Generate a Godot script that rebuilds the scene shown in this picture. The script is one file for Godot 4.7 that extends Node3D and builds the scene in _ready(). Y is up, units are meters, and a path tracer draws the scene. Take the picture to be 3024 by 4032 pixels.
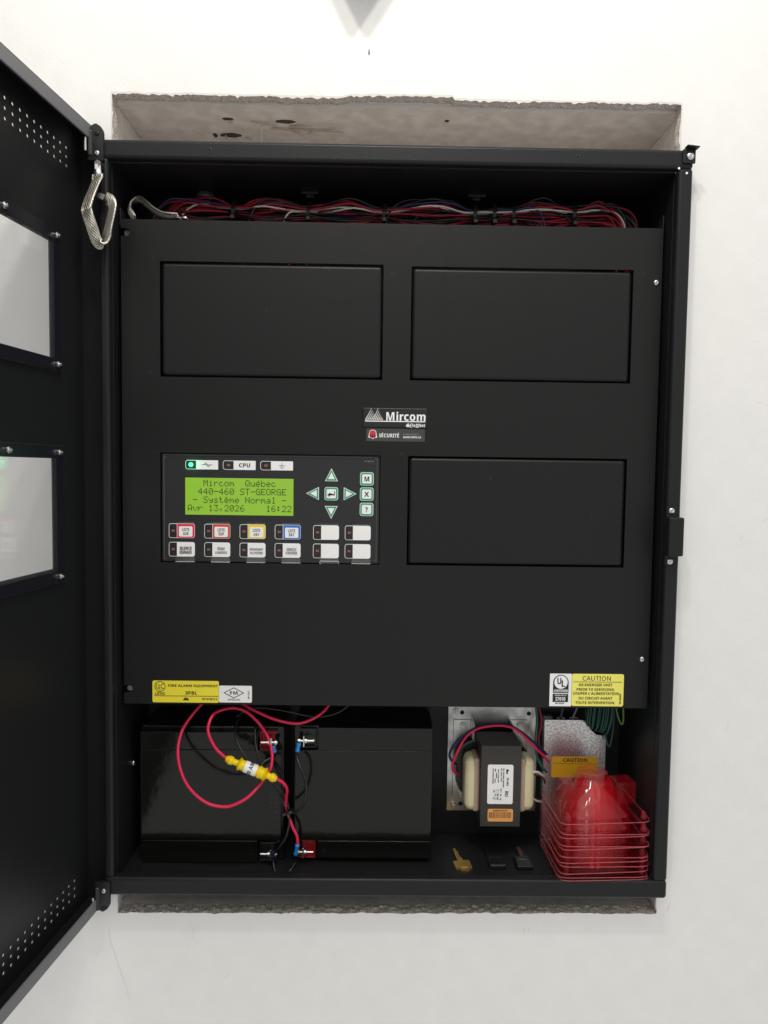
extends Node3D
# A wall-mounted alarm cabinet with its door open, recessed in a cut opening of a white wall. Units are metres.
# x to the right, y up, z out of the wall; the wall face is z = 0.025, the cabinet's front rails z = 0.05.

const WALL_Z := 0.025
const FLOOR_Y := -0.42
const BACK_Z := -0.085
const PANEL_Z := 0.024
const FACE_Z := 0.021
var m := {}
var fonts := {}
var taken := {}
var rng := RandomNumberGenerator.new()
var rag := FastNoiseLite.new()

# ---------- nodes ----------
func numbered(called: String) -> String:
	var n: int = taken.get(called, 0)
	taken[called] = n + 1
	return called if n == 0 else "%s_%03d" % [called, n]

func thing(called: String, label: String, category: String, at := Vector3.ZERO, group := "") -> Node3D:
	var o := Node3D.new()
	o.name = numbered(called)
	add_child(o, true)
	o.position = at
	tag(o, label, category, group)
	return o

func tag(o: Node3D, label: String, category: String, group := "") -> void:
	o.set_meta("label", label)
	o.set_meta("category", category)
	if group:
		o.set_meta("group", group)

func obj(called: String, st: SurfaceTool, mat: Material, parent: Node3D = null) -> MeshInstance3D:
	var o := MeshInstance3D.new()
	o.mesh = st.commit()
	o.material_override = mat
	if parent:
		var key := str(parent.get_instance_id()) + called
		var n: int = taken.get(key, 0)
		taken[key] = n + 1
		o.name = called if n == 0 else "%s_%03d" % [called, n]
		parent.add_child(o, true)
	else:
		o.name = numbered(called)
		add_child(o, true)
	return o

func mb() -> SurfaceTool:
	var st := SurfaceTool.new()
	st.begin(Mesh.PRIMITIVE_TRIANGLES)
	return st

# ---------- shapes ----------
func tri(st: SurfaceTool, a: Vector3, b: Vector3, c: Vector3, na: Vector3, nb: Vector3, nc: Vector3) -> void:
	if (b - a).cross(c - a).dot(na + nb + nc) > 0.0:
		var t := b
		b = c
		c = t
		t = nb
		nb = nc
		nc = t
	st.set_normal(na)
	st.add_vertex(a)
	st.set_normal(nb)
	st.add_vertex(b)
	st.set_normal(nc)
	st.add_vertex(c)

func flat(st: SurfaceTool, a: Vector3, b: Vector3, c: Vector3, n: Vector3) -> void:
	tri(st, a, b, c, n, n, n)

func quad(st: SurfaceTool, a: Vector3, b: Vector3, c: Vector3, d: Vector3, n := Vector3.ZERO) -> void:
	if n == Vector3.ZERO:
		n = (b - a).cross(c - a).normalized()
		if n == Vector3.ZERO:
			n = (c - a).cross(d - a).normalized()
	flat(st, a, b, c, n)
	flat(st, a, c, d, n)

# a box with rounded edges; x is where its centre goes
func rbox(st: SurfaceTool, x: Transform3D, size: Vector3, r: float, fine := false) -> void:
	var h := size * 0.5
	r = minf(r, minf(h.x, minf(h.y, h.z)) * 0.98)
	var nb := x.basis
	for axis in 3:
		var u := (axis + 1) % 3
		var v := (axis + 2) % 3
		var us := [-h[u], -h[u] + r * 0.42, -h[u] + r, h[u] - r, h[u] - r * 0.42, h[u]] if fine else [-h[u], -h[u] + r, h[u] - r, h[u]]
		var vs := [-h[v], -h[v] + r * 0.42, -h[v] + r, h[v] - r, h[v] - r * 0.42, h[v]] if fine else [-h[v], -h[v] + r, h[v] - r, h[v]]
		for side in [-1.0, 1.0]:
			var ps := []
			var ns := []
			for i in us.size():
				for j in vs.size():
					var p := Vector3.ZERO
					p[axis] = side * h[axis]
					p[u] = us[i]
					p[v] = vs[j]
					var core := p.clamp(-h + Vector3.ONE * r, h - Vector3.ONE * r)
					var n := (p - core).normalized()
					ps.append(x * (core + n * r))
					ns.append((nb * n).normalized())
			var w := vs.size()
			for i in us.size() - 1:
				for j in w - 1:
					var k := i * w + j
					tri(st, ps[k], ps[k + 1], ps[k + w + 1], ns[k], ns[k + 1], ns[k + w + 1])
					tri(st, ps[k], ps[k + w + 1], ps[k + w], ns[k], ns[k + w + 1], ns[k + w])

# box from its corners
func bx(st: SurfaceTool, lo: Vector3, hi: Vector3, r := 0.0006, fine := false) -> void:
	rbox(st, Transform3D(Basis(), (lo + hi) * 0.5), hi - lo, r, fine)

# prism of a polygon in xy between two depths
func prism(st: SurfaceTool, poly: PackedVector2Array, z0: float, z1: float, x := Transform3D()) -> void:
	var idx := Geometry2D.triangulate_polygon(poly)
	var nf := (x.basis * Vector3(0, 0, 1)).normalized()
	for k in range(0, idx.size(), 3):
		var a := poly[idx[k]]
		var b := poly[idx[k + 1]]
		var c := poly[idx[k + 2]]
		flat(st, x * Vector3(a.x, a.y, z1), x * Vector3(b.x, b.y, z1), x * Vector3(c.x, c.y, z1), nf)
		flat(st, x * Vector3(a.x, a.y, z0), x * Vector3(b.x, b.y, z0), x * Vector3(c.x, c.y, z0), -nf)
	var way := 1.0 if not Geometry2D.is_polygon_clockwise(poly) else -1.0
	for i in poly.size():
		var a := poly[i]
		var b := poly[(i + 1) % poly.size()]
		var d := (b - a).normalized()
		var n := (x.basis * Vector3(d.y * way, -d.x * way, 0)).normalized()
		quad(st, x * Vector3(a.x, a.y, z0), x * Vector3(b.x, b.y, z0), x * Vector3(b.x, b.y, z1), x * Vector3(a.x, a.y, z1), n)

func rrect(x0: float, y0: float, x1: float, y1: float, r: float, steps := 4, which := 15) -> PackedVector2Array:
	var p := PackedVector2Array()
	var cs := [[x1 - r, y1 - r, 0.0, Vector2(x1, y1)], [x0 + r, y1 - r, 0.5, Vector2(x0, y1)], [x0 + r, y0 + r, 1.0, Vector2(x0, y0)], [x1 - r, y0 + r, 1.5, Vector2(x1, y0)]]
	for k in 4:
		if which & (1 << k) and r > 0.0:
			for i in steps + 1:
				var a: float = PI * (cs[k][2] + 0.5 * i / steps)
				p.append(Vector2(cs[k][0] + r * cos(a), cs[k][1] + r * sin(a)))
		else:
			p.append(cs[k][3])
	return p

func plate(st: SurfaceTool, x0: float, y0: float, x1: float, y1: float, r: float, z0: float, z1: float, which := 15) -> void:
	prism(st, rrect(x0, y0, x1, y1, r, 4, which), z0, z1)

func smooth(pts: Array, per := 5) -> PackedVector3Array:
	var out := PackedVector3Array()
	for i in pts.size() - 1:
		var a: Vector3 = pts[maxi(i - 1, 0)]
		var b: Vector3 = pts[i]
		var c: Vector3 = pts[i + 1]
		var d: Vector3 = pts[mini(i + 2, pts.size() - 1)]
		for k in per:
			out.append(b.cubic_interpolate(c, a, d, float(k) / per))
	out.append(pts[-1])
	return out

func tube(st: SurfaceTool, path: PackedVector3Array, r: float, sides := 7, caps := true) -> void:
	var rings := []
	var norms := []
	var up := Vector3.ZERO
	for i in path.size():
		var t := (path[mini(i + 1, path.size() - 1)] - path[maxi(i - 1, 0)]).normalized()
		if up == Vector3.ZERO:
			up = t.cross(Vector3(0.31, 0.2, 0.93)).normalized()
		up = (up - t * up.dot(t)).normalized()
		var side := t.cross(up)
		for k in sides + 1:
			var a := TAU * k / sides
			var n := up * cos(a) + side * sin(a)
			norms.append(n)
			rings.append(path[i] + n * r)
	var w := sides + 1
	for i in path.size() - 1:
		for k in sides:
			var q := i * w + k
			tri(st, rings[q], rings[q + 1], rings[q + w + 1], norms[q], norms[q + 1], norms[q + w + 1])
			tri(st, rings[q], rings[q + w + 1], rings[q + w], norms[q], norms[q + w + 1], norms[q + w])
	if caps:
		for e in [0, path.size() - 1]:
			var n := (path[0] - path[1]).normalized() if e == 0 else (path[-1] - path[-2]).normalized()
			for k in sides:
				flat(st, path[e], rings[e * w + k], rings[e * w + k + 1], n)

# profile of (radius, height) turned about the y axis of x; power > 2 squares the rings off
func lathe(st: SurfaceTool, profile: Array, sides: int, x := Transform3D(), smooth_it := true) -> void:
	var w := sides + 1
	var ps := []
	for p in profile:
		for k in w:
			var a := TAU * k / sides
			var e: float = p[2] if p.size() > 2 else 2.0
			var s: float = p[0] / pow(pow(absf(cos(a)), e) + pow(absf(sin(a)), e), 1.0 / e)
			ps.append(x * Vector3(s * cos(a), p[1], s * sin(a)))
	for i in profile.size() - 1:
		for k in sides:
			var q := i * w + k
			var n := []
			for c in [[0, 0], [0, 1], [1, 1], [1, 0]]:
				var ii: int = i + c[0]
				var kk: int = k + c[1]
				var along: Vector3
				if smooth_it:
					along = ps[mini(ii + 1, profile.size() - 1) * w + kk] - ps[maxi(ii - 1, 0) * w + kk]
				else:
					along = ps[(i + 1) * w + kk] - ps[i * w + kk]
				var round_: Vector3 = ps[ii * w + (kk + 1) % sides] - ps[ii * w + (kk - 1 + sides) % sides]
				var nn := along.cross(round_)
				if nn.length_squared() < 1e-16:
					nn = x.basis.y if profile[ii][1] >= profile[maxi(ii - 1, 0)][1] else -x.basis.y
				n.append(nn.normalized())
			tri(st, ps[q], ps[q + 1], ps[q + w + 1], n[0], n[1], n[2])
			tri(st, ps[q], ps[q + w + 1], ps[q + w], n[0], n[2], n[3])

func aim(at: Vector3, towards: Vector3) -> Transform3D:   # y axis along towards
	var y := towards.normalized()
	var s := y.cross(Vector3(0.1, 0.3, 0.95)).normalized()
	return Transform3D(Basis(s, y, s.cross(y)), at)

func disc(st: SurfaceTool, at: Vector3, towards: Vector3, r: float, h: float, sides := 16, edge := 0.0) -> void:
	if edge <= 0.0:
		edge = minf(h, r) * 0.2
	lathe(st, [[0.0, 0.0], [r, 0.0], [r, h - edge], [r - edge, h], [0.0, h]], sides, aim(at, towards), false)

# pan-head screw with a cross recess, seen from towards
func screw(st: SurfaceTool, at: Vector3, towards: Vector3, r: float) -> void:
	var x := aim(at, towards)
	lathe(st, [[r, 0.0], [r, r * 0.25], [r * 0.85, r * 0.5], [r * 0.5, r * 0.62], [r * 0.25, r * 0.64], [r * 0.12, r * 0.3], [0.0, r * 0.3]], 14, x)
	for k in 2:
		rbox(st, x * Transform3D(Basis(Vector3.UP, PI * 0.5 * k + 0.4), Vector3(0, r * 0.6, 0)), Vector3(r * 0.9, r * 0.1, r * 0.2), r * 0.03)

func hexnut(st: SurfaceTool, at: Vector3, towards: Vector3, r: float, h: float) -> void:
	lathe(st, [[0.0, 0.0], [r * 0.9, 0.0], [r, h * 0.15], [r, h * 0.85], [r * 0.9, h], [0.0, h]], 6, aim(at, towards), false)

func text(st: SurfaceTool, s: String, font: String, cx: float, cy: float, z: float, w: float, h: float, turn := 0.0, depth := 0.00025) -> void:
	var t := TextMesh.new()
	t.text = s
	t.font = fonts[font]
	t.font_size = 48
	t.pixel_size = 0.01
	t.depth = 0.01
	t.curve_step = 2.0
	var box := t.get_aabb()
	var sx := w / box.size.x if w > 0.0 else h / box.size.y
	var sy := h / box.size.y if h > 0.0 else sx
	var x := Transform3D(Basis(Vector3(0, 0, 1), turn), Vector3(cx, cy, z)) * Transform3D(Basis.from_scale(Vector3(sx, sy, depth / 0.01)), Vector3.ZERO) * Transform3D(Basis(), -box.get_center())
	var f := t.get_faces()
	for k in range(0, f.size(), 3):
		var a := x * f[k]
		var b := x * f[k + 1]
		var c := x * f[k + 2]
		var n := -(b - a).cross(c - a).normalized()
		if n != Vector3.ZERO:
			flat(st, a, b, c, n)

# flat braided strap: many thin strands that weave from side to side; across gives its width direction at both ends
func braid(parent: Node3D, pts: Array, width: float, across0: Vector3, across1: Vector3, mat: Material) -> void:
	var path := smooth(pts, 10)
	var st := mb()
	var long := 0.0
	for i in path.size() - 1:
		long += path[i].distance_to(path[i + 1])
	for s in 24:
		var line := PackedVector3Array()
		var run := 0.0
		for i in path.size():
			if i:
				run += path[i].distance_to(path[i - 1])
			var t := (path[mini(i + 1, path.size() - 1)] - path[maxi(i - 1, 0)]).normalized()
			var ac := across0.lerp(across1, run / long)
			ac = (ac - t * ac.dot(t)).normalized()
			var up := t.cross(ac)
			var ph := TAU * s / 24.0 + run / width * 1.7 * (1.0 if s % 2 else -1.0)
			line.append(path[i] + ac * sin(ph) * width * 0.5 + up * (cos(ph) * 0.0009 + (0.0003 if s % 2 else -0.0003)))
		tube(st, line, 0.00066, 5, false)
	obj("braid", st, mat, parent)

# ---------- materials ----------
func noise_tex(seed_: int, freq: float, octaves := 3, size := 256, as_normal := false) -> NoiseTexture2D:
	var n := FastNoiseLite.new()
	n.seed = seed_
	n.frequency = freq
	n.noise_type = FastNoiseLite.TYPE_SIMPLEX_SMOOTH
	n.fractal_octaves = octaves
	var t := NoiseTexture2D.new()
	t.width = size
	t.height = size
	t.seamless = true
	t.noise = n
	t.as_normal_map = as_normal
	return t

func tint_tex(seed_: int, freq: float, lo: Color, hi: Color, octaves := 4, size := 512) -> NoiseTexture2D:
	var t := noise_tex(seed_, freq, octaves, size)
	var g := Gradient.new()
	g.set_color(0, lo)
	g.set_color(1, hi)
	g.set_offset(0, 0.25)
	g.set_offset(1, 0.75)
	t.color_ramp = g
	return t

func mat(called: String, lin: Color, rough: float, metal := 0.0) -> StandardMaterial3D:
	var k := StandardMaterial3D.new()
	k.resource_name = called
	k.albedo_color = lin.linear_to_srgb()
	k.roughness = rough
	k.metallic = metal
	m[called] = k
	return k

func bump(k: StandardMaterial3D, t: Texture2D, cm: float, per_metre: float) -> void:
	k.heightmap_enabled = true
	k.heightmap_texture = t
	k.heightmap_scale = cm
	k.uv1_triplanar = true
	k.uv1_world_triplanar = true
	k.uv1_scale = Vector3.ONE * per_metre

func materials() -> void:
	for f in [["sans", ["Droid Sans"], 400], ["bold", ["Droid Sans"], 700], ["serif", ["Droid Serif"], 700], ["mono", ["Droid Sans Mono"], 400]]:
		var sf := SystemFont.new()
		sf.font_names = PackedStringArray(f[1])
		sf.font_weight = f[2]
		fonts[f[0]] = sf
	var peel := noise_tex(3, 0.05, 2)
	var grit := noise_tex(4, 0.09, 4)
	var k := mat("wall_paint", Color(0.86, 0.852, 0.83), 0.6)
	k.albedo_texture = tint_tex(11, 0.006, Color(0.992, 0.992, 0.991), Color(1, 1, 1), 3)
	bump(k, noise_tex(5, 0.06, 3, 512), 0.012, 7.0)
	k = mat("gypsum", Color(0.95, 0.91, 0.87), 0.95)
	k.albedo_texture = tint_tex(12, 0.03, Color(0.62, 0.58, 0.56), Color(1, 1, 1), 5)
	bump(k, grit, 0.02, 30.0)
	k = mat("header_board", Color(0.88, 0.85, 0.82), 0.9)
	k.albedo_texture = tint_tex(13, 0.01, Color(0.93, 0.92, 0.91), Color(1, 1, 1), 4)
	k.uv1_triplanar = true
	k.uv1_world_triplanar = true
	k.uv1_scale = Vector3(6, 6, 6)
	mat("torn_paper", Color(0.72, 0.70, 0.66), 0.95)
	mat("splinter", Color(0.55, 0.48, 0.40), 0.85)
	mat("pencil_grey", Color(0.70, 0.70, 0.68), 0.8)
	mat("dark_hole", Color(0.075, 0.068, 0.062), 1.0)
	mat("faint_smudge", Color(0.76, 0.75, 0.73), 0.8)
	k = mat("black_paint", Color(0.0130, 0.0138, 0.0152), 0.36)
	k.metallic_specular = 0.36
	bump(k, peel, 0.012, 45.0)
	k = mat("panel_paint", Color(0.0105, 0.0106, 0.0107), 0.34)
	k.metallic_specular = 0.37
	bump(k, noise_tex(9, 0.16, 2, 1024), 0.011, 8.7)
	k = mat("blank_paint", Color(0.0105, 0.0106, 0.0108), 0.32)
	k.metallic_specular = 0.37
	bump(k, noise_tex(7, 0.16, 2, 1024), 0.013, 9.3)
	mat("black_plastic", Color(0.012, 0.012, 0.0125), 0.3)
	mat("faceplate", Color(0.014, 0.015, 0.016), 0.36)
	k = mat("battery_case", Color(0.007, 0.0069, 0.0064), 0.11)
	k.metallic_specular = 0.43
	bump(k, noise_tex(8, 0.02, 3), 0.006, 12.0)
	mat("emboss", Color(0.018, 0.018, 0.018), 0.35)
	mat("ink_black", Color(0.012, 0.012, 0.012), 0.6)
	mat("print_white", Color(0.92, 0.92, 0.91), 0.5)
	mat("print_grey", Color(0.20, 0.20, 0.20), 0.5)
	mat("sticker_white", Color(0.90, 0.90, 0.89), 0.4)
	mat("sticker_yellow", Color(0.90, 0.76, 0.04), 0.4)
	mat("sticker_pale_yellow", Color(0.92, 0.85, 0.16), 0.4)
	mat("sticker_amber", Color(0.88, 0.46, 0.02), 0.4)
	mat("sticker_orange", Color(0.85, 0.38, 0.10), 0.4)
	mat("sticker_smoke", Color(0.05, 0.05, 0.05), 0.35)
	mat("emblem_red", Color(0.62, 0.03, 0.04), 0.45)
	mat("key_green", Color(0.015, 0.36, 0.19), 0.45)
	mat("key_red", Color(0.78, 0.02, 0.085), 0.45)
	mat("key_orange", Color(0.66, 0.055, 0.02), 0.45)
	mat("key_yellow", Color(0.88, 0.66, 0.02), 0.45)
	mat("key_blue", Color(0.03, 0.18, 0.62), 0.45)
	mat("led_off", Color(0.30, 0.10, 0.09), 0.35)
	k = mat("zinc", Color(0.62, 0.62, 0.60), 0.28, 1.0)
	k = mat("bolt_metal", Color(0.72, 0.70, 0.66), 0.3, 1.0)
	k = mat("tinned_copper", Color(0.66, 0.63, 0.56), 0.33, 1.0)
	k = mat("galvanised", Color(0.60, 0.60, 0.58), 0.25, 1.0)
	k.albedo_texture = tint_tex(15, 0.02, Color(0.90, 0.90, 0.90), Color(1, 1, 1), 5)
	bump(k, noise_tex(16, 0.015, 3), 0.012, 5.0)
	k = mat("aluminium", Color(0.78, 0.78, 0.76), 0.24, 0.9)
	k.albedo_texture = tint_tex(17, 0.03, Color(0.78, 0.78, 0.78), Color(1, 1, 1), 5)
	bump(k, grit, 0.006, 16.0)
	k = mat("brass", Color(0.62, 0.40, 0.13), 0.38, 0.75)
	mat("blade_brown", Color(0.16, 0.09, 0.06), 0.4, 0.6)
	mat("wire_red", Color(0.72, 0.012, 0.075), 0.42)
	mat("wire_maroon", Color(0.36, 0.010, 0.030), 0.45)
	mat("wire_dark_red", Color(0.33, 0.012, 0.03), 0.45)
	mat("wire_black", Color(0.010, 0.010, 0.010), 0.3)
	mat("wire_grey", Color(0.06, 0.06, 0.065), 0.35)
	mat("wire_blue", Color(0.012, 0.02, 0.09), 0.4)
	mat("wire_white", Color(0.68, 0.66, 0.60), 0.45)
	mat("wire_green", Color(0.02, 0.13, 0.085), 0.45)
	mat("wire_teal", Color(0.035, 0.12, 0.10), 0.5)
	mat("wire_lime", Color(0.16, 0.33, 0.07), 0.5)
	mat("wire_brown", Color(0.14, 0.055, 0.035), 0.45)
	mat("crimp_blue", Color(0.01, 0.22, 0.62), 0.25)
	mat("fuse_yellow", Color(0.92, 0.66, 0.0), 0.35)
	mat("well_red", Color(0.28, 0.006, 0.012), 0.3)
	k = mat("laminations", Color(0.050, 0.047, 0.042), 0.5, 0.3)
	var line := Image.create_empty(64, 8, false, Image.FORMAT_RGB8)
	for x in 64:
		for y in 8:
			var g := 0.35 if x % 8 == 0 else 0.75 + 0.25 * fmod(x * 0.37, 1.0)
			line.set_pixel(x, y, Color(g, g, g))
	bump(k, ImageTexture.create_from_image(line), 0.03, 90.0)
	mat("coil_tape", Color(0.72, 0.65, 0.40), 0.38)
	mat("pink_tape", Color(0.46, 0.33, 0.25), 0.5)
	for q in [["red_lens", Color(0.50, 0.001, 0.008), 0.09, 0.08], ["red_tube", Color(0.85, 0.004, 0.014), 0.30, 0.12], ["red_lens_top", Color(0.60, 0.002, 0.012), 0.16, 0.07], ["red_rib", Color(1.0, 0.008, 0.018), 0.42, 0.14], ["red_flange", Color(0.22, 0.001, 0.006), 0.12, 0.08]]:
		k = mat(q[0], q[1], q[3])
		k.metallic_specular = {"red_rib": 0.5, "red_lens_top": 0.36, "red_lens": 0.22, "red_tube": 0.45}.get(q[0], 0.2)
		k.albedo_color.a = q[2]
		k.transparency = BaseMaterial3D.TRANSPARENCY_ALPHA
		k.cull_mode = BaseMaterial3D.CULL_DISABLED
	k = mat("red_rim", Color(0.72, 0.12, 0.15), 0.12)
	k.albedo_color.a = 0.40
	k.transparency = BaseMaterial3D.TRANSPARENCY_ALPHA
	k.cull_mode = BaseMaterial3D.CULL_DISABLED
	mat("edge_seal", Color(0.17, 0.17, 0.18), 0.6)
	k = mat("window_pane", Color(0.85, 0.86, 0.92), 0.05)
	k.albedo_color.a = 0.025
	k.transparency = BaseMaterial3D.TRANSPARENCY_ALPHA
	k.cull_mode = BaseMaterial3D.CULL_DISABLED
	mat("window_gasket", Color(0.010, 0.010, 0.016), 0.3)
	k = mat("clear_strip", Color(0.6, 0.6, 0.6), 0.12)
	k.albedo_color.a = 0.03
	k.transparency = BaseMaterial3D.TRANSPARENCY_ALPHA
	k = mat("lcd_glow", Color(0.10, 0.2, 0.01), 0.25)
	k.emission_enabled = true
	k.emission = Color(0.275, 0.52, 0.035).linear_to_srgb()
	k.emission_energy_multiplier = 0.58
	mat("lcd_ink", Color(0.035, 0.075, 0.015), 0.4)
	k = mat("led_green", Color(0.02, 0.4, 0.15), 0.3)
	k.emission_enabled = true
	k.emission = Color(0.06, 1.0, 0.38).linear_to_srgb()
	k.emission_energy_multiplier = 2.2
	k = mat("panel_glow", Color(0.8, 0.8, 0.8), 0.6)
	k.emission_enabled = true
	k.emission = Color(1, 0.99, 0.97)
	k.emission_energy_multiplier = 0.4
	k = mat("bulb_glow", Color(0.9, 0.9, 0.88), 0.4)
	k.emission_enabled = true
	k.emission = Color(1.0, 0.96, 0.9).linear_to_srgb()
	k.emission_energy_multiplier = 6.0

# ---------- the place ----------
func _ready() -> void:
	rng.seed = 42
	rag.seed = 8
	rag.frequency = 0.1
	var cam := Camera3D.new()
	cam.name = "camera"
	cam.position = Vector3(-0.0169, 0.0704, 0.8793)
	cam.rotation = Vector3(-0.0576, -0.0122, 0.0135)
	cam.fov = 70.0
	cam.near = 0.02
	cam.far = 30.0
	add_child(cam)
	cam.current = true
	var env := Environment.new()
	env.background_mode = Environment.BG_COLOR
	env.background_color = Color(0.575, 0.575, 0.565).linear_to_srgb()
	env.tonemap_mode = Environment.TONE_MAPPER_LINEAR
	env.tonemap_exposure = 1.08
	env.sdfgi_enabled = true
	env.ssao_enabled = true
	env.ssil_enabled = true
	var we := WorldEnvironment.new()
	we.name = "surroundings"
	we.environment = env
	add_child(we)
	materials()
	lamp(Vector3(-0.10, 1.10, 0.66), "left")
	lamp(Vector3(0.10, 1.10, 0.66), "right")
	ceiling_light()
	build_wall()
	build_cabinet()
	build_panel()
	build_display()
	build_top_wires()
	build_straps()
	build_batteries()
	build_battery_wires()
	build_transformer()
	build_cover()
	build_lens_stack()
	build_keys()
	build_bracket()

func lamp(at: Vector3, side: String) -> void:
	var l := OmniLight3D.new()
	l.name = "ceiling_lamp_light"
	l.position = at
	l.light_energy = 0.24
	l.light_color = Color(1.0, 0.975, 0.94)
	l.light_size = 0.03
	l.omni_range = 8.0
	l.omni_attenuation = 2.0
	l.shadow_enabled = true
	add_child(l, true)
	var st := mb()
	lathe(st, [[0.0, -0.03], [0.018, -0.025], [0.03, 0.0], [0.026, 0.02], [0.014, 0.045], [0.014, 0.06], [0.0, 0.06]], 20, Transform3D(Basis(), at))
	tag(obj("lamp_bulb", st, m.bulb_glow), "round lit bulb hanging above the cabinet on its %s side" % side, "lamp", "lit bulbs above the cabinet")

# wide diffuse ceiling fitting of the room, above and behind the camera
func ceiling_light() -> void:
	var l := AreaLight3D.new()
	l.name = "ceiling_panel_light"
	l.position = Vector3(0.0, 2.30, 2.70)
	l.rotation.x = -PI / 2
	l.area_size = Vector2(3.2, 3.0)
	l.light_energy = 2.7
	l.light_color = Color(1.0, 0.99, 0.975)
	l.shadow_enabled = true
	add_child(l)
	var st := mb()
	bx(st, Vector3(-1.6, 2.31, 1.2), Vector3(1.6, 2.35, 4.2), 0.005)
	tag(obj("ceiling_light_panel", st, m.panel_glow), "wide glowing white ceiling light panel above the room", "ceiling light")

# ragged outline of the cut opening: t runs along an edge, the result is how far it strays
func stray(t: float, seed_: float) -> float:
	return 0.55 * (0.0014 * rag.get_noise_2d(t * 60.0, seed_ * 37.0) + 0.0022 * rag.get_noise_2d(t * 260.0, seed_ * 91.0) + 0.0011 * rag.get_noise_2d(t * 900.0, seed_ * 17.0))

func build_wall() -> void:
	var w := Node3D.new()
	w.name = "wall"
	add_child(w)
	w.set_meta("kind", "structure")
	w.set_meta("label", "white painted wall with a rough rectangular opening cut around the cabinet")
	var L := -0.3205
	var R := 0.3265
	var T := 0.4905
	var B := -0.4640
	var n := 220
	# inner edge of the painted face, corner to corner: bottom, right, top, left
	var edge := PackedVector2Array()
	for i in n:
		var t := float(i) / n
		edge.append(Vector2(lerpf(L, R, t), B - 0.002 + stray(t, 1.0) * 1.3 + 0.003 * t))
	for i in n:
		var t := float(i) / n
		edge.append(Vector2(R + stray(t, 2.0) * 0.9 + 0.004 * (1.0 - t), lerpf(B + 0.001, T, t)))
	for i in n:
		var t := float(i) / n
		var step := 0.0035 * smoothstep(0.40, 0.405, t) * (1.0 - smoothstep(0.55, 0.62, t))
		edge.append(Vector2(lerpf(R, L, t), T + 0.001 + stray(t, 3.0) * 1.2 + step))
	for i in n:
		var t := float(i) / n
		edge.append(Vector2(L + stray(t, 4.0) * 0.7, lerpf(T + 0.001, B - 0.002, t)))
	var front := mb()
	var cut := mb()
	var paper := mb()
	var mid := Vector2(0.5 * (L + R), 0.5 * (T + B))
	for i in edge.size():
		var a := edge[i]
		var b := edge[(i + 1) % edge.size()]
		var far := [a, b]
		for k in 2:
			var side := mini((i + k) / n, 4)
			var q: Vector2 = far[k]
			# each edge fans out to a ring one metre beyond
			var f := clampf(((i + k) % n) / float(n), 0.0, 1.0) if (i + k) < 4 * n else 0.0
			match side % 4:
				0: far[k] = Vector2(lerpf(-1.6, 1.6, f), -1.9)
				1: far[k] = Vector2(1.6, lerpf(-1.9, 1.9, f))
				2: far[k] = Vector2(lerpf(1.6, -1.6, f), 1.9)
				3: far[k] = Vector2(-1.6, lerpf(1.9, -1.9, f))
		quad(front, v3(a, WALL_Z), v3(b, WALL_Z), v3(far[1], WALL_Z), v3(far[0], WALL_Z), Vector3(0, 0, 1))
		# the cut through the board, rougher towards its back
		var prev_a := v3(a, WALL_Z)
		var prev_b := v3(b, WALL_Z)
		for d in 5:
			var z := WALL_Z - 0.0036 * (d + 1)
			var pa := v3(a + (mid - a).normalized() * 0.0030 * rag.get_noise_2d(i * 2.0, d * 40.0 + 300.0) * (1.0 if d < 4 else 0.0), z)
			var pb := v3(b + (mid - b).normalized() * 0.0030 * rag.get_noise_2d(((i + 1) % edge.size()) * 2.0, d * 40.0 + 300.0) * (1.0 if d < 4 else 0.0), z)
			var nn := (pa - prev_a).cross(prev_b - prev_a).normalized()
			if nn.dot(v3((mid - a), 0)) < 0:
				nn = -nn
			quad(cut, prev_a, prev_b, pb, pa, nn)
			prev_a = pa
			prev_b = pb
		# torn paper skin that hangs into the opening
		if i > n:
			var ia := 0.0016 + 0.0044 * maxf(0.0, rag.get_noise_2d(i * 3.1, 700.0))
			var ib := 0.0016 + 0.0044 * maxf(0.0, rag.get_noise_2d((i + 1) * 3.1, 700.0))
			var pa2 := v3(a + (mid - a).normalized() * ia, WALL_Z + 0.0005)
			var pb2 := v3(b + (mid - b).normalized() * ib, WALL_Z + 0.0005)
			var oa := v3(a - (mid - a).normalized() * 0.0008, WALL_Z + 0.0003)
			var ob := v3(b - (mid - b).normalized() * 0.0008, WALL_Z + 0.0003)
			quad(paper, oa, ob, pb2, pa2, Vector3(0, 0, 1))
	var face := obj("plaster_face", front, m.wall_paint, w)
	face.set_meta("kind", "structure")
	obj("cut_edge", cut, m.gypsum, w).set_meta("kind", "structure")
	obj("torn_paper", paper, m.torn_paper, w).set_meta("kind", "structure")
	var lip := mb()
	for i in 260:
		var xa := lerpf(L, R + 0.002, i / 260.0)
		var xb := lerpf(L, R + 0.002, (i + 1) / 260.0)
		var ya := T - 0.0028 + 1.6 * stray(i / 260.0, 6.0)
		var yb := T - 0.0028 + 1.6 * stray((i + 1) / 260.0, 6.0)
		quad(lip, Vector3(xa, T + 0.003, WALL_Z - 0.0180), Vector3(xb, T + 0.003, WALL_Z - 0.0180), Vector3(xb, yb, WALL_Z - 0.0160), Vector3(xa, ya, WALL_Z - 0.0160), Vector3(0, -0.05, 1).normalized())
	obj("paper_lip", lip, m.torn_paper, w).set_meta("kind", "structure")
	# boards round the cavity behind
	var bz := WALL_Z - 0.0185
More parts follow.
